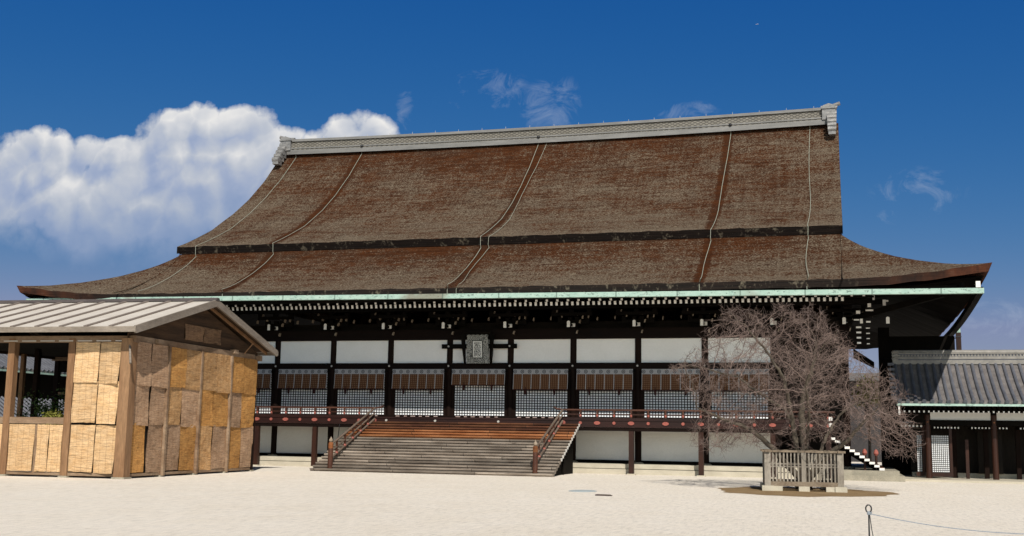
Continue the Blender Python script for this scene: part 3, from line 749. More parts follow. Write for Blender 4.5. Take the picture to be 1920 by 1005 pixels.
big = MB().prism([(.20, 0), (.17, .07), (.12, .075), (.09, .11), (-.09, .11), (-.12, .075), (-.17, .07), (-.20, 0), (-.17, -.07), (-.12, -.075), (-.09, -.11), (.09, -.11), (.12, -.075), (.17, -.07)], -2.315, -2.262).build('large_rail_cap', 'orange_cap', vd)
big.scale = (.86, 1, .84)
small = MB().tube([(0, -2.32, 0), (0, -2.262, 0)], .085, 10).build('small_rail_cap', 'orange_cap', vd)
knob = MB().lathe([(.04, -.06), (.065, -.02), (.055, .04), (.02, .07)], (0, -2.28, 3.06), 8).build('railing_knob', 'orange_cap', vd)
rp = MB().box(-.045, .045, -2.29, -2.20, 2.88, 3.34).build('railing_post', 'red_rail', vd)
first = True
for s in (-1, 1):
    for i in range(15):
        x = s*(2*B - B/4*1 + B/4*i)
        if abs(x) > 19.2: continue
        src = big if i % 2 == 1 else small
        if s == -1 and i in (0, 1): src.location = (x, 0, 2.68)
        else: rep(src, (x, 0, 2.68))
        if first: knob.location = (x, 0, 0); rp.location = (x, 0, 0); first = False
        else: rep(knob, (x, 0, 0)); rep(rp, (x, 0, 0))
for x in (-5.45, 5.45): rep(small, (x, 0, 2.68)).scale = (1.5, 1, 1.4)
for s in (-1, 1):
    rl = MB(); a, e = s*5.05, s*19.5
    rl.tube([(a-s*.12, -2.25, 3.50), (a, -2.25, 3.42), (a+s*.35, -2.25, 3.365), (e, -2.25, 3.36)], [.035, .05, .052, .052], 8)
    rl.build('top_rail', 'red_rail', vd)
    MB().box(min(s*5.45, e), max(s*5.45, e), -2.28, -2.22, 3.10, 3.17).build('middle_rail', 'red_brown', vd)
    MB().box(min(s*5.45, e), max(s*5.45, e), -2.298, -2.20, 2.882, 2.955).build('base_rail', 'floor_beam', vd)
fn = MB().tube([(0, -2.335, 0), (0, -2.262, 0)], .062, 10).build('beam_nail_cover', 'steel', vd); fn.location = (-1.5*B+.75, 0, 2.69)
for k in (-.5, .5): rep(fn, (k*B, 0, 2.69))

# the great staircase: eighteen steps
NS, RISE, TOPY, FOOTY, SX = 18, 2.62/18, -2.36, -8.35, 6.38
RUN = (TOPY-FOOTY)/NS
sc = MB()
for x in (-5.9, -3, 0, 3, 5.9):
    sc.hexa([(x-.12, FOOTY+.35, 0), (x+.12, FOOTY+.35, 0), (x+.12, TOPY, 0.0), (x-.12, TOPY, 0.0), (x-.12, FOOTY+.35, .06), (x+.12, FOOTY+.35, .06), (x+.12, TOPY, 2.44), (x-.12, TOPY, 2.44)])
sc.box(-6.1, 6.1, -4.9, -4.8, 0, 1.25, 0)
stair = sc.build('staircase', 'black_wood', hall)
for k in range(NS):
    z = RISE*(k+1); y = FOOTY + RUN*k
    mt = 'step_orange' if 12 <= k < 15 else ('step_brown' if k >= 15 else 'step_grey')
    b = MB(); b.box(-SX, SX, y-.05, y+RUN+.06, z-.075, z, 0, {'+x': 1, '-x': 1} if k > 4 else None); b.box(-SX+.004, SX-.004, y+.012, y+RUN, z-RISE-.01, z-.0752, 0, {'+x': 1, '-x': 1} if k > 4 else None)
    o = b.build('step', [mt, 'white_end'], stair)
    if k in (0, 13): o['label'] = 'weathered grey bottom step' if k == 0 else 'orange-brown upper step sheltered from the rain'
np_ = MB(); np_.lathe([(.135, .16), (.125, 1.1), (.12, 1.16)], n=12); np_.lathe([(.128, 1.161), (.128, 1.40), (.09, 1.47)], n=12, m=1)
np_.lathe([(.05, 1.471), (.10, 1.53), (.10, 1.60), (.045, 1.67), (.006, 1.76)], n=12, m=2)
newel = np_.build('newel_post', ['red_rail', 'step_orange', 'pale_edge'], stair, smooth=False); newel.location = (-5.42, FOOTY+.32, 0)
rep(newel, (5.42, FOOTY+.32, 0))
for s in (-1, 1):
    x = s*5.42
    for zz, zt, rr, nm in ((1.36, 3.36, .058, 'handrail'), (1.0, 3.08, .046, 'middle_handrail'), (.66, 2.76, .055, 'bottom_handrail')):
        MB().tube([(x, FOOTY+.38, zz), (x, FOOTY+2.2, zz+(zt-zz)*.315), (x, TOPY+.03, zt)], rr, 8).build(nm, 'hand_rail', stair)
    for k in range(5):
        t = .12+.18*k; y = FOOTY+.38+(TOPY-FOOTY-.4)*t; zb = .66+2.1*t; zt = 1.36+2.0*t
        b = MB(); b.box(x-.04, x+.04, y-.05, y+.05, zb-.12, zt-.02, 0); b.lathe([(.05, -.07), (.085, 0), (.05, .08)], (x, y, zb+.02), 8, 1)
        b.build('baluster', ['red_rail', 'orange_cap'], stair)

# small east stair with white step ends, seen through the bare tree
es = MB(); es.bar((19.3, -1.0, 1.9), (21.7, -1.0, .45), .2, .25, 0); es.bar((19.3, 1.0, 1.9), (21.7, 1.0, .45), .2, .25, 0)
estair = es.build('side_staircase', 'black_wood', hall)
for k in range(13):
    x = 18.75+.234*k; z = 2.40-.148*k
    b = MB().box(x+.02, x+.27, -1.9, 1.4, z-.115, z+.005, 0, {'-y': 1}); b.build('step', ['step_brown', 'white_end'], estair)
for (x, z) in ((20.9, .80), (21.45, .78)):
    q_ = MB(); q_.lathe([(.06, .5), (.06, z+.45)], (x, -1.5, 0), 10, 0); q_.lathe([(.07, z+.451), (.13, z+.55), (.10, z+.68), (.03, z+.76)], (x, -1.5, 0), 10, 1); q_.build('newel_post', ['red_brown', 'orange_cap'], estair)

# ------------------------------------------------------------------ bamboo blinds hung in front of the shutters
wh = {-4: 'brown bamboo blind partly hidden behind the shed gable corner', -3: 'brown bamboo blind in the third bay left of the plaque, beside the shed',
      -2: 'brown bamboo blind in the second bay left of the name plaque', -1: 'brown bamboo blind in the bay just left of the name plaque',
      0: 'shorter bamboo blind directly under the name plaque', 1: 'brown bamboo blind in the bay just right of the name plaque',
      2: 'brown bamboo blind in the second bay right of the name plaque', 3: 'brown bamboo blind crossed by the tips of the tree\'s left branches',
      4: 'brown bamboo blind in the rightmost bay, wholly behind the tree'}
def blind(k):
    h = .90 if k == 0 else 1.14
    o = root('bamboo_blind', (k*B, -.30, 5.665), wh[k], 'blind', 'bamboo blinds along the front of the hall')
    rows = []
    for i in range(9):
        t = i/8; z = -h*t; y = -.09*t*t
        rows.append([(-1.58, y, z), (1.58, y, z)])
    b = MB(); b.grid(list(reversed(rows))); b.grid([[(x, y+.02, z) for x, y, z in rw] for rw in rows]); 
    bo = b.build('blind_sheet', 'blind', o, world=False)
    MB().tube([(-1.6, -.09, -h-.012), (1.6, -.09, -h-.012)], .025, 6).build('bottom_rod', 'tassel', o, world=False)
    for x in (-.83, .83):
        q = MB(); q.box(x-.012, x+.012, -.12, -.10, -h-.04, -h+.15); q.hexa([(x-.045, -.15, -h-.30), (x+.045, -.15, -h-.30), (x+.045, -.07, -h-.30), (x-.045, -.07, -h-.30), (x-.07, -.15, -h-.02), (x+.07, -.15, -h-.02), (x+.07, -.07, -h-.02), (x-.07, -.07, -h-.02)])
        q.build('tassel', 'tassel', o, world=False)
for k in range(-4, 5): blind(k)

# ------------------------------------------------------------------ the name plaque over the stairs
pq = root('name_plaque', (.04, -.50, 5.98), 'upright name plaque with three black characters in a carved grey cloud-pattern frame', 'plaque')
pq.rotation_euler = (R(7), 0, 0)
fb = MB(); ol = []
for i in range(9): ol.append((-.66+.04*sin(i*pi/4*0) + (.05 if i % 2 else 0), .02+1.56*i/8))
L = [(-.70+(.045 if i % 2 else 0)+.006*i, .0+1.60*i/10) for i in range(11)]; T = [(-.62+1.24*i/10, 1.60+(.045 if i % 2 else 0)) for i in range(1, 10)]
poly = L + T + [(-x, z) for x, z in reversed(L)]
fb.prism(list(reversed(poly)), -.06, .04); fb.build('plaque_frame', 'plaque_frame', pq, world=False)
ib = MB().box(-.31, .31, -.085, -.058, .30, 1.31).build('inner_border', 'ink', pq, world=False)
MB().box(-.27, .27, -.095, -.084, .34, 1.27).build('plaque_face', 'plaque_face', pq, world=False)
fc = bpy.data.curves.new('lettering', 'FONT'); fc.body = '紫\n宸\n殿'; fc.size = .34; fc.space_line = .86; fc.align_x = 'CENTER'; fc.extrude = .004; fc.offset = .0; fc.resolution_u = 4
to = bpy.data.objects.new('lettering_source', fc); COL.objects.link(to)
bpy.context.view_layer.update(); dg = bpy.context.evaluated_depsgraph_get()
me = bpy.data.meshes.new_from_object(to.evaluated_get(dg)); bpy.data.objects.remove(to)
me.materials.clear(); me.materials.append(M['ink']); me.name = 'lettering'
if len(me.vertices):
    co = np.array([v.co[:] for v in me.vertices]); c0 = (co.min(0)+co.max(0))/2; sz = co.max(0)-co.min(0)
    for v in me.vertices:
        x, y, z = v.co; v.co = ((x-c0[0])*.44/max(sz[0], 1e-3), -.100+z*.3, .805+(y-c0[1])*.84/max(sz[1], 1e-3))
lo = bpy.data.objects.new('lettering', me); COL.objects.link(lo); lo.parent = pq
for s in (-1, 1):
    b = MB(); b.hexa([(s*.72, -.10, -.02), (s*.80, -.16, -.02), (s*.82, .05, -.02), (s*.74, .05, -.02), (s*.74, -.10, 1.66), (s*.96, -.26, 1.70), (s*.98, .05, 1.70), (s*.76, .05, 1.66)] if s > 0 else
           [(-.80, -.16, -.02), (-.72, -.10, -.02), (-.74, .05, -.02), (-.82, .05, -.02), (-.96, -.26, 1.70), (-.74, -.10, 1.66), (-.76, .05, 1.66), (-.98, .05, 1.70)])
    b.build('side_board', 'black_wood', pq, world=False)
MB().hexa([(-.80, -.14, 1.66), (.80, -.14, 1.66), (.80, .05, 1.66), (-.80, .05, 1.66), (-.9, -.2, 1.78), (.9, -.2, 1.78), (.9, .05, 1.78), (-.9, .05, 1.78)]).build('top_board', 'black_wood', pq, world=False)
cbm = MB().box(-B/2-.42, B/2+.42, -.30, -.235, 6.84, 7.10); cbm.build('plaque_cross_beam', 'black_wood', hall)
for k in (-.5, .5): rep(nc, (k*B, -.06, 6.97))

# ------------------------------------------------------------------ reed-screened shed on the left
shed = root('timber_shed', (-7.85, -22.4, 0), 'timber winter shed walled with golden reed screens under a pale battened gable roof', 'shed', None, .05)
def lb(): return MB()
SB = dict(parent=shed, world=False)
DEP, BAY = 11.5, 2.85; FX = [0, -2.52, -5.32, -8.2, -11.1]; SY = [0, 2.85, 5.72, 8.66, 11.5]
def post(x, y, w=.2, z=5.6, nm='post', mat='shed_wood'):
    b = lb(); b.box(x-w/2, x+w/2, y-w/2, y+w/2, .06, z); b.box(x-w/2-.05, x+w/2+.05, y-w/2-.05, y+w/2+.05, 0, .07, 1); return b.build(nm, [mat, 'stone_grey'], **SB)
for i, x in enumerate(FX):
    post(x, 0, .46 if i == 0 else .30); post(x, DEP, .24, 5.6, 'post', 'dark_wood')
for y in SY[1:-1]: post(0.02, y, .2); post(FX[-1], y, .2)
for x, y in ((-2.5, 5.7), (-5.3, 5.7), (-8.2, 5.7)): post(x, y, .22, 5.6, 'inner_post', 'dark_wood')
def bm(x0, x1, y0, y1, z0, z1, nm, mat='shed_beam'): return lb().box(x0, x1, y0, y1, z0, z1).build(nm, mat, **SB)
bm(-11.4, .35, -.13, .13, 5.44, 5.70, 'wall_plate'); bm(-11.4, .35, DEP-.13, DEP+.13, 5.44, 5.70, 'wall_plate')
bm(-.10, .13, .24, DEP-.24, 5.50, 5.74, 'gable_beam'); bm(-.06, .11, .23, DEP-.2, .08, .19, 'sill')
for a, e in zip(FX[1:], FX[:-1]): bm(a+.16, e-.16, -.1, .1, .08, .20, 'sill'); 
for a, e in zip(FX[2:], FX[1:-1]):
    bm(a+.152, e-.152, -.14, .12, 2.13, 2.39, 'window_sill'); bm((a+e)/2-.06, (a+e)/2+.06, -.09, .07, .2, 2.13, 'stud')
    bm(a+.152, e-.152, DEP-.1, DEP+.1, 2.2, 2.34, 'window_sill'); bm((a+e)/2-.06, (a+e)/2+.06, DEP-.07, DEP+.07, .2, 5.44, 'stud')
    bm(a+.152, e-.152, DEP-.05, DEP+.05, 3.7, 3.82, 'window_rail')
    lb().box(a+.16, e-.16, DEP-.03, DEP+.03, .2, 2.2).build('back_wall_board', 'shed_plank', **SB)
lb().box(FX[-1]+.1, FX[1]-.12, DEP-.04, DEP+.02, 4.85, 5.62).build('back_wall_board', 'crate_dark', **SB)
for i in range(13): lb().box(-.55-.86*i, .10-.86*i, -.165, -.131, 5.475, 5.515).build('lit_gap_strip', 'shed_roof', **SB)  # pale strips stand in for the lit gaps between the rafters
lb().box(FX[1]+.12, 0, DEP-.03, DEP+.03, .2, 5.44).build('back_wall_board', 'shed_plank', **SB)
ceil = lb(); ceil.quad([(-11.2, .3, 5.62), (-.1, .3, 5.62), (-.1, DEP-.3, 5.62), (-11.2, DEP-.3, 5.62)]); ceil.build('ceiling', 'crate_dark', **SB)
bm(-.05, .16, -.06, .08, .0, .1, 'door_stop')
lb().box(-2.36, -.24, -.08, -.05, .2, 5.43).build('inner_board', 'crate_dark', **SB)
lb().box(.02, .05, .24, DEP-.13, .19, 5.5).build('inner_board', 'crate_dark', **SB)
for y in SY[1:-1]: lb().box(.10, .24, y-.07, y+.07, .05, 5.5).build('gable_post', 'shed_beam', **SB)
# reed panels
def reed(axis, a0, a1, z0, z1, mat, off, tilt=0.0, sag=0.0):
    """a bound-reed screen; axis 'x' hangs on the front, 'y' on the gable side"""
    b = lb(); n, mz = 6, 10; rows = []
    for i in range(mz+1):
        t = i/mz; z = z1+(z0-z1)*t; rw = []
        for j in range(n+1):
            q = j/n; a = a0+(a1-a0)*q
            d = off + tilt*t*(q if tilt > 0 else 1) + .02*sin(3*q+5*t+a0) + .008*random.uniform(-1, 1)
            zz = z - sag*t*q + (random.uniform(-.012, .012) if i in (0, mz) else 0)
            rw.append((a, -d, zz) if axis == 'x' else (d, a, zz))
        rows.append(rw)
    sgn = (0, .025, 0) if axis == 'x' else (-.025, 0, 0)
    b.grid(list(reversed(rows))); b.grid([[(p[0]+sgn[0], p[1]+sgn[1], p[2]) for p in rw] for rw in rows])
    o = b.build('reed_panel', mat, **SB)
    if mat == 'reed_grey': o['label'] = 'faded grey-brown reed panel'
    if mat == 'reed_gold': o['label'] = 'deep golden reed panel'
    return o
zr = [(3.80, 5.43), (2.20, 3.86), (.24, 2.10)]
for i, (z0, z1) in enumerate(zr):
    for j, (a0, a1) in enumerate(((-2.33, -1.22), (-1.20, -.26))):
        reed('x', a0, a1, z0 - (.04 if j else 0), z1, 'reed_fresh', .12+.02*(2-i), .10 if j == 0 else .16)
for a, e in zip(FX[2:], FX[1:-1]):
    mid = (a+e)/2
    for a0, a1 in ((a+.18, mid-.05), (mid+.07, mid+(e-.18-mid)*.5), (mid+(e-.18-mid)*.5+.02, e-.17)): reed('x', a0, a1, .22, 2.10, 'reed_fresh', .12, .05)
GM = [['grey', 'grey', 'gold', 'mix', 'mix', 'mix', 'gold', 'gold'], ['grey', 'grey', 'mix', 'grey', 'gold', 'gold', 'grey', 'gold'], ['gold', 'grey', 'grey', 'gold', 'mix', 'grey', 'gold', 'grey']]
GM = [[{'grey': 'reed_grey', 'gold': 'reed_gold', 'mix': 'reed_mix'}[q] for q in rw] for rw in GM]
zs = [(3.76, 5.50), (2.16, 3.80), (.22, 2.20)]
for i, (z0, z1) in enumerate(zs):
    for j in range(8):
        k = j // 2; a0 = SY[k]+(.24 if k == 0 else .05); a1 = SY[k+1]-.05; mid = a0+(a1-a0)*random.uniform(.46, .54)
        p0, p1 = (a0, mid-.01) if j % 2 == 0 else (mid+.01, a1)
        o = reed('y', p0, p1, z0+random.uniform(-.05, .04), z1, GM[i][j], .10+.025*(2-i)+.012*(j % 2), -.0 if i else .05, random.uniform(-.04, .06))
for a0, a1, mt_ in ((4.25, 5.92, 'reed_shade'), (5.96, 7.6, 'reed_shade')): reed('y', a0, a1, 5.92, 6.62, mt_, .10)
# gable planks, roof
gp = lb(); poly = [(-.2, 5.5), (DEP+.2, 5.5), (DEP+.2, 5.85), (DEP/2, 7.55), (-.2, 5.85)]
gp.prism(poly, .0, .05); gp.v = [(y, x, z) for x, y, z in gp.v]; gp.build('gable_planks', 'shed_plank', **SB)
gp2 = lb(); gp2.prism(poly, -11.25, -11.2); gp2.v = [(y, x, z) for x, y, z in gp2.v]; gp2.build('gable_planks', 'shed_plank', **SB)
EZ, RZ, OV, OX = 5.98, 7.80, .92, .76
def slope_pt(x, t, back, dz=0):
    y = (DEP/2+ (1 if back else -1)*(DEP/2+OV)*t); return (x, y, RZ+(EZ-RZ)*t+dz)
for back in (False, True):
    b = lb()
    for i in range(11):
        x0, x1 = OX-.02-1.12*(i+1)+.004, OX-.02-1.12*i-.004
        q = [slope_pt(x0, 1, back), slope_pt(x1, 1, back), slope_pt(x1, 0, back), slope_pt(x0, 0, back)]
        b.hexa([(p[0], p[1], p[2]-.04) for p in q] + [(p[0], p[1], p[2]+.002) for p in q])
    ro = b.build('roof_slope', 'shed_roof', **SB)
    for i in range(1, 11):
        x = OX-.02-1.12*i
        lb().bar(slope_pt(x, .995, back, .03), slope_pt(x, .01, back, .03), .15, .06).build('roof_batten', 'batten', **SB)
    b = lb()
    a0, a1 = slope_pt(OX, 1.0, back, -.10), slope_pt(OX, 0, back, -.10)
    b.bar(a0, a1, .10, .30); b.build('bargeboard', 'shed_bark', **SB)
    y = DEP/2+(1 if back else -1)*(DEP/2+OV+.03)
    lb().box(-11.9, OX+.05, y-.035, y+.035, EZ-.20, EZ+.02).build('eave_fascia_or_added_board', 'shed_bark', **SB)
    b = lb(); q = [slope_pt(-11.8, .99, back, -.045), slope_pt(OX-.08, .99, back, -.045), slope_pt(OX-.08, 0, back, -.045), slope_pt(-11.8, 0, back, -.045)]; b.quad(q); b.build('soffit_boards', 'shed_plank', **SB)
    for i in range(14):
        x = OX-.5-.90*i
        lb().bar(slope_pt(x, .98, back, -.16), slope_pt(x, .02, back, -.16), .08, .12).build('roof_rafter', 'shed_wood', **SB)
lb().prism([(DEP/2-.22, RZ-.02), (DEP/2+.22, RZ-.02), (DEP/2+.10, RZ+.13), (DEP/2-.10, RZ+.13)], -11.9, OX+.06).build('ridge_cap', 'ridge_cap', **SB)
o = bpy.data.objects['ridge_cap']; 
for v in o.data.vertices: v.co = (v.co.y, v.co.x, v.co.z)
lb().bar((.05, -.10, 5.45), (.52, -.72, 4.55), .07, .07).build('brace', 'shed_bark', **SB)
lb().tube([(.66, 9.9, 6.22), (.2, 9.9, 5.7)], .03, 6).build('brace', 'shed_wood', **SB)
for (y, z) in ((1.9, 5.62), (8.9, 5.72)): lb().box(.05, .30, y-.2, y+.2, z-.09, z+.09).build('beam_end', 'shed_beam', **SB)

# evergreen sheltered in the shed
def leaf_tree(name, loc, label, cat, height, rad, nleaf, lsize, leaf, cz=.62, squash=1.0, trunk_r=.09, seed=1):
    rg = np.random.default_rng(seed); o = root(name, loc, label, cat)
    cl = rg.normal(size=(60, 3)); cl /= np.linalg.norm(cl, axis=1)[:, None]; cl *= (rg.random(60)**.4)[:, None]
    b = MB(); N = nleaf; k = rg.integers(0, 60, N)
    p = cl[k]*np.array([rad, rad, rad*squash]) + rg.normal(size=(N, 3))*rad*.17 + np.array([0, 0, height*cz])
    n = rg.normal(size=(N, 3)); n /= np.linalg.norm(n, axis=1)[:, None]; a = np.cross(n, rg.normal(size=(N, 3))); a /= np.linalg.norm(a, axis=1)[:, None]; c = np.cross(n, a)
    s = lsize*(.7+.6*rg.random(N))[:, None]
    P = np.stack([p-a*s, p-c*s*.45, p+a*s, p+c*s*.45], 1).reshape(-1, 3)
    b.v = [tuple(q) for q in P]; b.f = [tuple(range(4*i, 4*i+4)) for i in range(N)]; b.mi = [0]*N
    b.build('crown', leaf, o, world=False)
    t = MB(); t.tube([(0, 0, 0), (.04, .03, height*.3), (-.03, .02, height*.6)], [trunk_r, trunk_r*.8, trunk_r*.4], 8)
    for i in range(0, 60, 4): t.tube([(0, 0, height*.28), tuple(cl[i]*rad*.4+np.array([0, 0, height*cz*.8])), tuple(cl[i]*np.array([rad, rad, rad*squash])*.9+np.array([0, 0, height*cz]))], [trunk_r*.45, trunk_r*.3, trunk_r*.1], 5)
    t.build('trunk', 'bark', o, world=False)
    return o
leaf_tree('citrus_tree', (-15.6, -17.0, 0), 'dark evergreen citrus tree standing inside the shed, seen through its window', 'tree', 3.5, 1.5, 3600, .075, 'leaf', .62, .9)
leaf_tree('citrus_sunlit_part', (-12.7, -20.4, 0), 'small yellow-green clump for the sunlit part of the citrus tree, behind the shed window sill', 'bush', 2.9, .55, 900, .07, 'leaf_far', .75, .9, .05, 3)  # separate brighter foliage stands in for the sunlit part of the citrus tree

# ------------------------------------------------------------------ bare cherry tree (space colonisation) and its fence
TB = Vector((18.3, -15.0, 0))
def bare_tree():
    o = root('bare_tree', tuple(TB), 'large leafless cherry tree with low spreading limbs inside a wooden fence', 'tree')
    poly = np.array([(12.72, 4.83), (13.95, 5.6), (14.62, 6.6), (15.3, 7.5), (16.6, 7.15), (17.85, 7.5), (19.0, 7.05), (19.6, 6.4), (20.5, 5.6), (20.8, 4.9), (21.6, 4.65), (22.1, 4.0), (22.4, 3.0), (22.95, 1.9), (22.5, 1.3), (21.4, 1.35), (20.6, 2.2), (19.4, 1.75), (18.2, 1.55), (17.3, 1.5), (16.1, 1.7), (15.0, 1.2), (13.9, 1.5), (13.6, 2.4), (14.6, 3.1), (13.5, 3.9)])
    poly = poly - np.array([18.3, 0])
    def inside(q):
        x, y = q[:, 0], q[:, 1]; c = np.zeros(len(q), bool); j = len(poly)-1
        for i in range(len(poly)):
            xi, yi = poly[i]; xj, yj = poly[j]
            c ^= ((yi > y) != (yj > y)) & (x < (xj-xi)*(y-yi)/(yj-yi+1e-12)+xi); j = i
        return c
    rg = np.random.default_rng(11)
    q = np.stack([rg.uniform(-5.8, 4.8, 26000), rg.uniform(1.1, 7.6, 26000)], 1); q = q[inside(q)]
    cl_n = np.sin(q[:, 0]*2.3+1)*np.sin(q[:, 1]*2.9+.5)+.6*np.sin(q[:, 0]*5.1+q[:, 1]*3.3)
    left = np.clip((-q[:, 0]-.6)/3.2, 0, 1)
    q = q[rg.random(len(q)) < np.clip(.62+.33*cl_n, .12, 1)*(1-.50*left)*np.where((np.abs(q[:, 0]) < 1.6) & (q[:, 1] < 3.3), .26, 1)][:5000]
    ctr = np.array([.1, 4.0]); rr = np.sqrt(((q[:, 0]-ctr[0])/5.4)**2 + ((q[:, 1]-ctr[1])/3.8)**2)
    dep = 4.3*np.sqrt(np.clip(1-rr**2, .04, 1))
    A = np.stack([q[:, 0], rg.uniform(-1, 1, len(q))*dep*.95, q[:, 1]], 1)
    # the big limbs are laid down first
    limbs = [[(0, 0, .05), (0, 0, .9), (.02, .1, 1.6), (-.06, .15, 2.9), (.02, .2, 3.8), (.35, .2, 4.6), (.55, .2, 5.6)],
             [(-.08, -.05, .3), (-.3, -.2, 1.84), (-.48, -.4, 3.3), (-.7, -.6, 4.4), (-1.3, -.8, 5.4), (-2.1, -1.0, 6.4)],
             [(-.05, 0, .3), (-.78, -.15, 1.1), (-1.2, -.3, 1.6), (-1.75, -.4, 2.14), (-2.4, -.5, 2.5), (-3.3, -.7, 2.8), (-4.1, -.9, 3.2)],
             [(-.1, .1, .6), (-.36, .4, 2.5), (-.75, .8, 3.2), (-1.8, 1.1, 3.85), (-2.6, 1.3, 4.5), (-3.9, 1.3, 4.85)],
             [(.1, -.1, .3), (1.05, -.4, 1.45), (1.7, -.6, 1.98), (2.35, -.8, 2.7), (2.95, -1.0, 3.3)],
             [(.06, .1, .3), (.55, .5, 1.23), (.85, 1.0, 2.07), (1.5, 1.6, 3.1), (2.3, 2.0, 3.6)],
             [(0, .1, .5), (.1, .9, 1.9), (.2, 1.9, 3.2), (.1, 2.6, 4.4)],
             [(0, -.12, .5), (.15, -.9, 1.9), (.3, -1.8, 3.0), (.2, -2.5, 4.0)]]
    nodes = []; par = []; STEP = .17; limbr = {}
    RR = [(.19, .03), (.115, .022), (.135, .022), (.085, .02), (.13, .022), (.09, .02), (.085, .02), (.065, .02)]
    LR = {L[0]: q_ for L, q_ in zip(limbs, RR)}
    nodes.append(np.array([0, 0, .02])); par.append(-1)
    for L in limbs:
        pts = [np.array(p, float) for p in L]; last = 0
        fine_ = []
        for a, b_ in zip(pts[:-1], pts[1:]):
            n = max(1, int(np.linalg.norm(b_-a)/STEP))
            for i in range(n): fine_.append(a+(b_-a)*i/n)
        fine_.append(pts[-1])
        Ln = len(fine_)
        for i, p in enumerate(fine_):
            limbr[len(nodes)] = LR[L[0]][0]*(1-i/Ln)**.8 + LR[L[0]][1]*(i/Ln)
            p = p + np.array([.03*sin(i*1.3+len(nodes)), .03*cos(i*1.1), .02*sin(i*.9)])
            nodes.append(p); par.append(last); last = len(nodes)-1
    nodes = np.array(nodes); par = list(par)
    D = np.full(len(A), 1e9); NN = np.zeros(len(A), int)
    def upd(start):
        for s in range(start, len(nodes), 400):
            d = np.linalg.norm(A[:, None]-nodes[None, s:s+400], axis=2); i = d.argmin(1); m_ = d[np.arange(len(A)), i]
            bt = m_ < D; D[bt] = m_[bt]; NN[bt] = i[bt]+s
    upd(0)
    for it in range(75):
        act = D < 2.6
        if not act.any(): break
        idx = NN[act]; dr = A[act]-nodes[idx]; dr /= np.linalg.norm(dr, axis=1)[:, None]+1e-9
        acc = np.zeros((len(nodes), 3)); np.add.at(acc, idx, dr); has = np.unique(idx)
        g_ = acc[has]; g_ /= np.linalg.norm(g_, axis=1)[:, None]+1e-9
        g_ += rg.normal(size=g_.shape)*.22; g_[:, 2] += .03; g_ /= np.linalg.norm(g_, axis=1)[:, None]
        new = nodes[has]+g_*STEP; st = len(nodes)
        nodes = np.vstack([nodes, new]); par += [int(i) for i in has]
        upd(st)
        keep = D > .25; A = A[keep]; D = D[keep]; NN = NN[keep]
        if len(A) < 5: break
    par = np.array(par); N = len(nodes)
    w_ = np.zeros(N); kids = [[] for _ in range(N)]
    for i in range(1, N): kids[par[i]].append(i)
    e = 2.35; r0 = .0075
    for i in range(N-1, -1, -1):
        s = sum(w_[k] for k in kids[i]); w_[i] = s if s > 0 else r0**e
    # order is not strictly topological across limbs, so settle with a pass from the tips
    rad = np.minimum(w_**(1/e)*.8, .12)
    for i, q_ in limbr.items(): rad[i] = max(rad[i], q_)
    trunk, crown = MB(), MB()
    # follow chains so that tubes run smoothly
    done = set()
    for i in range(N):
        for c in kids[i]:
            if par[i] >= 0 and i > 0 and max(kids[i], key=lambda k: w_[k]) == c: continue
            chain = [i, c]
            while kids[chain[-1]]:
                chain.append(max(kids[chain[-1]], key=lambda k: w_[k]))
            P = [nodes[k] for k in chain]; Rr = [rad[k] for k in chain]; Rr[0] = min(Rr[0], Rr[1]*1.15)
            big_ = Rr[1] > .045
            (trunk if big_ else crown).tube(P, Rr, 8 if big_ else (5 if Rr[1] > .02 else 3), 0, caps=False)
    # fine twigs: short angled shoots from the thin branches
    thin = np.where(rad < .03)[0]; thin = thin[par[thin] >= 0]
    for i in thin:
        d = nodes[i]-nodes[par[i]]; d /= np.linalg.norm(d)+1e-9
        for _ in range(rg.choice([1, 1, 2, 3])):
            v = d*.75+rg.normal(size=3)*.75; v[2] += .10; v /= np.linalg.norm(v); ln = rg.uniform(.14, .42)
            a = nodes[i]-d*rg.uniform(0, .15); m1 = a+v*ln*.5; v2 = v+rg.normal(size=3)*.25; b_ = m1+v2*ln*.5
            crown.tube([a, m1, b_], [.0050, .0042, .0026], 3, 0, caps=False)
            if rg.random() < .5:
                v3 = v+rg.normal(size=3)*.7; v3 /= np.linalg.norm(v3); crown.tube([m1, m1+v3*ln*.55], [.0045, .0026], 3, 0, caps=False)
    trunk.tube([(0, 0, -.02), (0, 0, .35), (0, .02, .9)], [.34, .25, .2], 10)
    trunk.build('trunk', 'bark', o, smooth=True, world=False); crown.build('crown', 'twig', o, smooth=True, world=False)
    print('tree nodes', N, 'crown faces', len(crown.f))
bare_tree()

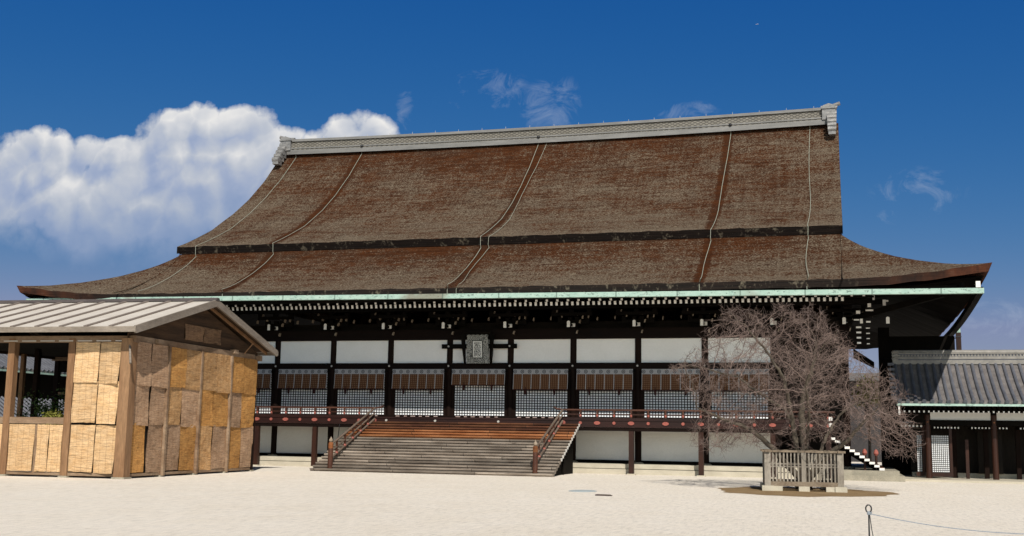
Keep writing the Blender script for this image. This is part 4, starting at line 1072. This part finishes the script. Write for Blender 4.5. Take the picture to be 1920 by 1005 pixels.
FA = R(5); tf = root('tree_fence', (18.22, -15.35, 0), 'low weathered grey picket fence on a stone kerb around the bare tree', 'fence', None, FA)
TF = dict(parent=tf, world=False); H = 1.36
def fence_side(rot, front):
    ca, sa = cos(rot), sin(rot)
    def T(p): return (p[0]*ca-p[1]*sa, p[0]*sa+p[1]*ca, p[2])
    def bx(x0, x1, y0, y1, z0, z1, nm, mat):
        b = MB().box(x0, x1, y0, y1, z0, z1); b.v = [T(p) for p in b.v]; return b.build(nm, mat, **TF)
    dz = .003*round(rot/(pi/2))
    bx(-H+.1, H-.1, -H-.11, -H+.09, .19+dz, .36+dz, 'kerb_beam', 'fence_rail')
    for x in (-H+.35, 0, H-.35): bx(x-.2, x+.2, -H-.15, -H+.13, 0, .19, 'kerb_stone', 'stone')
    bx(-H-.2, H+.2, -H-.09, -H+.09, 1.47+dz, 1.55+dz, 'top_rail', 'fence_rail')
    for z in (.93, 1.03): bx(-H+.1, H-.1, -H-.02+dz, -H+.02+dz, z-.022, z+.022, 'middle_rail', 'fence_wood')
    bx(-.085, .085, -H-.07, -H+.07, .36, 1.47, 'post', 'fence_wood')
    for s in (-1, 1):
        for i in range(8):
            x = s*(.20+.137*i); hgt = 1.47
            bx(x-.026, x+.026, -H-.045, -H-.022, .365, hgt, 'picket', 'fence_wood')
for k in range(4): fence_side(k*pi/2, k == 0)
for sx in (-1, 1):
    for sy in (-1, 1):
        b = MB(); b.box(sx*H-.115, sx*H+.115, sy*H-.115, sy*H+.115, .2, 1.468); b.build('corner_post', 'fence_wood', **TF)
        b = MB(); b.box(sx*H-.22, sx*H+.22, sy*H-.22, sy*H+.22, 0, .199); b.build('kerb_stone', 'stone', **TF)

# ------------------------------------------------------------------ tiled corridors
def corridor(loc, rotz, x0, x1, label, detail=True, ze=4.0, zr=6.22, ye=-1.60, yr=2.45, spacing=.39, base=.11):
    """local: columns along y=0, front eave at ye, ridge at yr"""
    o = root('tiled_corridor', loc, label, 'corridor', None, rotz); K = dict(parent=o, world=False)
    def pt(x, t, dz=0): 
        z = ze+(zr-ze)*t - .16*sin(pi*t); return (x, ye+(yr-ye)*t, z+dz)
    rb = MB(); tt = [i/8 for i in range(9)]
    rb.grid([[pt(x0, t), pt(x1, t)] for t in tt], 0); rb.grid([[pt(x1, t, -.14), pt(x0, t, -.14)] for t in tt], 0)
    rb.quad([pt(x0, 0, -.14), pt(x1, 0, -.14), pt(x1, 0), pt(x0, 0)], 0)
    bk = lambda p: (p[0], 2*yr-p[1], p[2])
    rb.grid([[bk(pt(x1, t)), bk(pt(x0, t))] for t in tt], 0)
    rb.grid([[pt(x0, t, -.14), pt(x0, t)] for t in tt], 0); rb.grid([[pt(x1, t), pt(x1, t, -.14)] for t in tt], 0)
    n = int((x1-x0)/spacing)
    for i in range(n+1):
        x = x0+.10+spacing*i
        rb.tube([pt(x, t, .045) for t in [-.012]+tt[1:]], .088, 8, 1)
        rb.tube([pt(x, -.022, .02), pt(x, -.005, .03)], .105, 10, 1)
    if detail:
        for i in range(9):
            t = i/9; p = pt(x0-.12, t+.05, .05); rb.box(p[0]-.16, p[0]+.16, p[1]-.26, p[1]+.2, p[2]-.08, p[2]+.06, 1)
        m_ = 34
        for i in range(1, m_):
            t = i/m_; p = pt(0, t, .010); rb.box(x0, x1, p[1]-.012, p[1]+.10, p[2]-.02, p[2]+.012, 0)
    rb.build('tiled_roof', ['tile_pan', 'tile_rib'], **K)
    rg_ = MB()
    rg_.box(x0+.15, x1, yr-.30, yr+.30, zr-.12, zr+.10, 0); rg_.box(x0+.15, x1, yr-.24, yr+.24, zr+.10, zr+.16, 1); rg_.box(x0+.15, x1, yr-.27, yr+.27, zr+.16, zr+.30, 0)
    rg_.box(x0+.15, x1, yr-.20, yr+.20, zr+.30, zr+.44, 1)
    for i in range(int((x1-x0)/.16)):
        x = x0+.35+.16*i; rg_.tube([(x, yr-.25, zr+.36), (x, yr-.18, zr+.36)], .055, 6, 0)
    rg_.box(x0+.10, x1, yr-.26, yr+.26, zr+.44, zr+.50, 0); rg_.tube([(x0+.1, yr, zr+.53), (x1, yr, zr+.53)], .14, 8, 0)
    rdg = rg_.build('roof_ridge', ['tile_ridge', 'tile_rib'], **K)
    if detail:
        e_ = MB(); e_.box(x0-.02, x0+.26, yr-.36, yr+.3, zr-.1, zr+.62); 
        for k in range(3): e_.tube([(x0-.06, yr-.37, zr+.5-.16*k), (x0+.14, yr-.37, zr+.58-.16*k), (x0+.3, yr-.37, zr+.5-.16*k)], .05, 6)
        e_.build('ridge_end', 'tile_ridge', rdg, world=False)
    MB().box(x0-.05 if detail else x0, x1, ye-.16, ye-.02, ze-.24, ze-.13).build('gutter', 'copper', **K)
    pf = MB(); pf.box(x0+.2 if detail else x0, x1, -2.4, 5.0, 0, base, 0); pf.build('stone_platform', 'stone', **K)
    cl_ = None; bay = 3.2; nb = int((x1-x0-1.2)/bay)
    for i in range(nb+1):
        x = x0+1.5+bay*i
        b = MB().lathe([(.15, base), (.14, 3.35)], n=12) if cl_ is None else None
        if cl_ is None: cl_ = b.build('column', 'red_brown', **K); cl_.location = (x, 0, 0)
        else: rep(cl_, (x, 0, 0))
    MB().box(x0+.8, x1, -.10, .10, 2.82, 3.09).build('tie_beam', 'black_wood', **K)
    MB().box(x0+.8, x1, -.09, .09, 3.48, 3.66).build('wall_plate', 'black_wood', **K)
    wp_ = None
    for i in range(nb):
        x = x0+1.5+bay*i+bay/2
        if wp_ is None: wp_ = MB().box(-bay/2+.15, bay/2-.15, -.03, .03, 3.091, 3.479).build('plaster_strip', 'plaster_low', **K); wp_.location = (x, 0, 0)
        else: rep(wp_, (x, 0, 0))
    if detail:
        rf_ = MB().bar((0, 1.6, 4.35), (0, ye+.18, 3.48), .075, .095, 0, {'+x': 1}).build('rafter', ['black_wood', 'white_end'], **K); rf_.location = (x0+.32, 0, 0)
        i = 1
        while x0+.32+.235*i < x1-.1 and i < 100: rep(rf_, (x0+.32+.235*i, 0, 0)); i += 1
        j_ = MB().box(-.035, .035, .12, 1.5, 2.66, 2.74, 0, {'-y': 1}).build('ceiling_joist', ['black_wood', 'white_end'], **K); j_.location = (x0+1.85, 0, 0)
        for i in range(1, 60):
            if (i % 14) in (8, 9, 10): continue
            rep(j_, (x0+1.85+.165*i, 0, 0))
        MB().box(x0+.8, x1, 3.0, 3.1, base, 4.0).build('back_wall', 'door_dark', **K)
        MB().box(x0+.8, x1, 2.2, 2.9, base, base+.24).build('inner_step', 'stone', **K)
        nails = MB().tube([(0, -.17, 2.98), (0, -.13, 2.98)], .045, 8).build('nail_cover', 'step_orange', **K); nails.location = (x0+1.5, 0, 0)
        for i in range(1, nb+1): rep(nails, (x0+1.5+bay*i, 0, 0))
        inn = MB().box(-.11, .11, -.11, .11, base, 3.0).build('inner_post', 'dark_wood', **K); inn.location = (x0+2.9, 1.5, 0)
        for i in range(1, 12): rep(inn, (x0+2.9+1.55*i, 1.5, 0))
        sp2 = MB().box(-.08, .08, -.08, .08, base, 2.1).build('short_post', 'red_brown', **K); sp2.location = (x0+3.42, .55, 0)
        for i in range(1, 6): rep(sp2, (x0+3.42+bay*i, .55, 0))
        MB().box(x0+.8, x1, -.25, 3.0, 3.662, 3.75).build('ceiling', 'crate_dark', **K)
        for (xa, xb, yy) in ((x0+1.68, x0+2.52, .18), (x0+.98, x0+1.22, .6)):
            w_ = xb-xa; ld = lattice(w_, .42, 2.30, 9 if w_ > .5 else 3, 19, .024, .012); ld.v = [(p[0]+(xa+xb)/2, p[1]+yy, p[2]) for p in ld.v]
            ldo = ld.build('lattice_door', 'black_wood', **K)
            MB().box(xa, xb, yy+.011, yy+.03, .42, 2.30).build('door_paper', 'paper', ldo, world=False)
            q = MB(); q.box(xa-.05, xb+.16, yy-.03, yy+.06, .2, .40); q.box(xb+.02, xb+.16, yy-.03, yy+.06, .40, 3.0); q.build('door_frame', 'red_brown', ldo, world=False)
        for i in range(4):
            q = MB().box(x0+4.1+bay*i, x0+5.3+bay*i, 2.0, 2.1, base+.24, 3.0); q.build('door_board', 'door_dark', **K)
        # low lean-to eave on the hall side
        q = MB(); q.box(x0+.1, x0+1.32, .1, .25, 2.92, 2.98, 0)
        for i in range(6): q.box(x0+.2+.19*i, x0+.29+.19*i, .08, .24, 2.72, 2.82, 1)
        q.box(x0+.02, x0+.10, ye-.12, ye+.05, 3.30, 3.72, 1)
        q.build('lean_to_eave', ['tile_rib', 'white_end'], **K)
    else:
        MB().box(x0, x1, 1.5, 1.6, base, 5.6).build('back_wall', 'door_dark', **K)
    return o
corridor((22.6, .75, 0), 0, 0, 24, 'long low corridor with grey tiled roof and dark columns, right of the great hall')
corridor((-31.0, -6.0, 0), R(90), -26, 26, 'tiled-roof corridor far behind the shed, seen through its open window', False, 5.6, 8.2, -1.6, 2.6, .42, .3)
cw = root('roofed_wall', (-25.2, -10, 0), 'low tile-capped wall behind the shed, seen low through its open window', 'wall')
b = MB().box(-25.35, -25.05, -34, 4, 0, 2.5); b.build('wall', 'far_wall', cw)
b = MB(); b.hexa([(-26.1, -34, 2.7), (-24.2, -34, 2.35), (-24.2, 4, 2.35), (-26.1, 4, 2.7), (-26.0, -34, 3.6), (-24.2, -34, 2.42), (-24.2, 4, 2.42), (-26.0, 4, 3.6)])
for i in range(100): y = -33.9+.38*i; b.tube([(-26.0, y, 3.65), (-24.2, y, 2.47)], .09, 6, 1)
b.build('tile_cap', ['tile_pan', 'tile_rib'], cw)

# link wall under the hall's east eave, and what shows through the gap beyond
lk = root('link_wall', (22.5, 7.4, 0), 'tall dark timber wall between the great hall and the tiled corridor', 'wall')
b = MB(); b.box(22.02, 22.62, 7.0, 7.8, 0, 8.5); b.box(22.62, 26.2, 7.3, 7.5, 0, 8.0); b.build('wall_post', 'black_wood', lk)
b = MB(); b.hexa([(20.6, 7.1, 6.75), (21.75, 7.1, 6.15), (21.75, 7.4, 6.15), (20.6, 7.4, 6.75), (20.6, 7.1, 7.3), (21.75, 7.1, 6.5), (21.75, 7.4, 6.5), (20.6, 7.4, 7.3)]); b.build('bracket_arm', 'black_wood', lk)
fh = root('distant_building', (25, 52, 0), 'far low building with a pale grey roof, seen through the gap right of the hall', 'building')
b = MB(); b.box(17, 31, 52, 58, 0, 7.55); b.build('wall', 'far_wall', fh)
b = MB(); b.hexa([(16.5, 50.5, 7.6), (31.5, 50.5, 7.6), (31.5, 59.5, 7.6), (16.5, 59.5, 7.6), (17.5, 54.8, 8.55), (30.5, 54.8, 8.55), (30.5, 55.2, 8.55), (17.5, 55.2, 8.55)]); b.build('roof', 'far_roof', fh)
leaf_tree('olive_shrub', (22.05, 36, 0), 'yellow-green treetop in the gap between the hall and the corridor', 'tree', 8.0, 1.2, 3000, .12, 'leaf_far', .74, 1.0, .14, 5)

# ------------------------------------------------------------------ small things on the gravel
cv_ = MB(); n = 28
cv_.lathe([(.50, 0), (.50, .012), (.47, .018)], (0, 0, 0), n); dc = cv_.build('drain_cover', 'cover_blue'); dc.location = (10.73, -21.6, .002); dc.scale = (1, 1.5, 1)
tag(dc, 'pale blue-grey round drain cover flush with the white gravel', 'drain cover')
cv_ = MB(); cv_.box(-.24, .24, -.16, .16, 0, .035); cv_.box(.24, .30, -.1, .1, 0, .02); d2 = cv_.build('drain_grate', 'cover_dark'); d2.location = (12.01, -24.3, .002)
tag(d2, 'small dark grate lying on the gravel, right of the pale drain cover', 'drain grate')

def rope_post(loc, label):
    o = root('rope_post', loc, label, 'post', 'iron posts of the rope barrier')
    b = MB(); b.tube([(0, 0, 0), (0, 0, .50), (.0, 0, .70)], [.016, .014, .012], 8); b.build('shaft', 'iron', o, world=False)
    b = MB(); pts = [(.048*sin(2*pi*i/20), .0, .765+.066*cos(2*pi*i/20)) for i in range(21)]; b.tube(pts, .013, 8, caps=False); b.build('ring', 'iron', o, world=False)
    b = MB(); 
    for k in range(4): b.tube([(.022*cos(a), .022*sin(a), .672+.012*k+.004*sin(a)) for a in [2*pi*i/14 for i in range(15)]], .010, 6, caps=False)
    b.tube([(.02, -.012, .69), (.05, -.02, .71), (.035, -.01, .66)], .012, 6); b.build('rope_binding', 'rope', o, world=False)
    b = MB(); b.tube([(.015, -.012, .66), (.045, -.02, .40), (.11, -.03, 0)], .008, 6); b.build('stay', 'iron', o, world=False)
    return o
P1 = Vector((20.14, -41.25, 0)); P2 = Vector((25.0, -41.7, 0))
rope_post(P1, 'thin black iron post with ring top and grey rope knot in the foreground'); rope_post(P2, 'next iron rope post, just off to the right')
b = MB(); a, c = P1+Vector((.02, 0, .68)), P2+Vector((0, 0, .68)); pts = []
for i in range(41):
    t = i/40; p = a.lerp(c, t); p.z -= 4*.24*t*(1-t); pts.append(p)
b.tube(pts, .0085, 6); rpo = b.build('barrier_rope', 'rope'); tag(rpo, 'grey rope sagging from the iron post across the gravel', 'rope')

# far-off airplane, a white speck high in the sky
ap = root('airplane', (-1244, 20621, 7566), 'tiny white airplane, a speck high in the blue sky', 'airplane')
b = MB(); b.tube([(-23, 0, 0), (-19, 0, 0), (17, 0, 0), (23, 0, 1)], [.6, 2.6, 2.6, .5], 10)
b.hexa([(-2, -24, 0), (2, -24, 0), (7, 0, -1), (-4, 0, -1), (-2, -24, .5), (2, -24, .5), (7, 0, .2), (-4, 0, .2)]); b.hexa([(-4, 0, -1), (7, 0, -1), (2, 24, 0), (-2, 24, 0), (-4, 0, .2), (7, 0, .2), (2, 24, .5), (-2, 24, .5)])
b.build('fuselage', 'plane_white', ap, world=False)
b = MB().hexa([(17, -.3, 1.5), (22, -.3, 1.5), (22, .3, 1.5), (17, .3, 1.5), (21, -.2, 8), (24, -.2, 8), (24, .2, 8), (21, .2, 8)]); b.build('tail_fin', 'plane_white', ap, world=False)
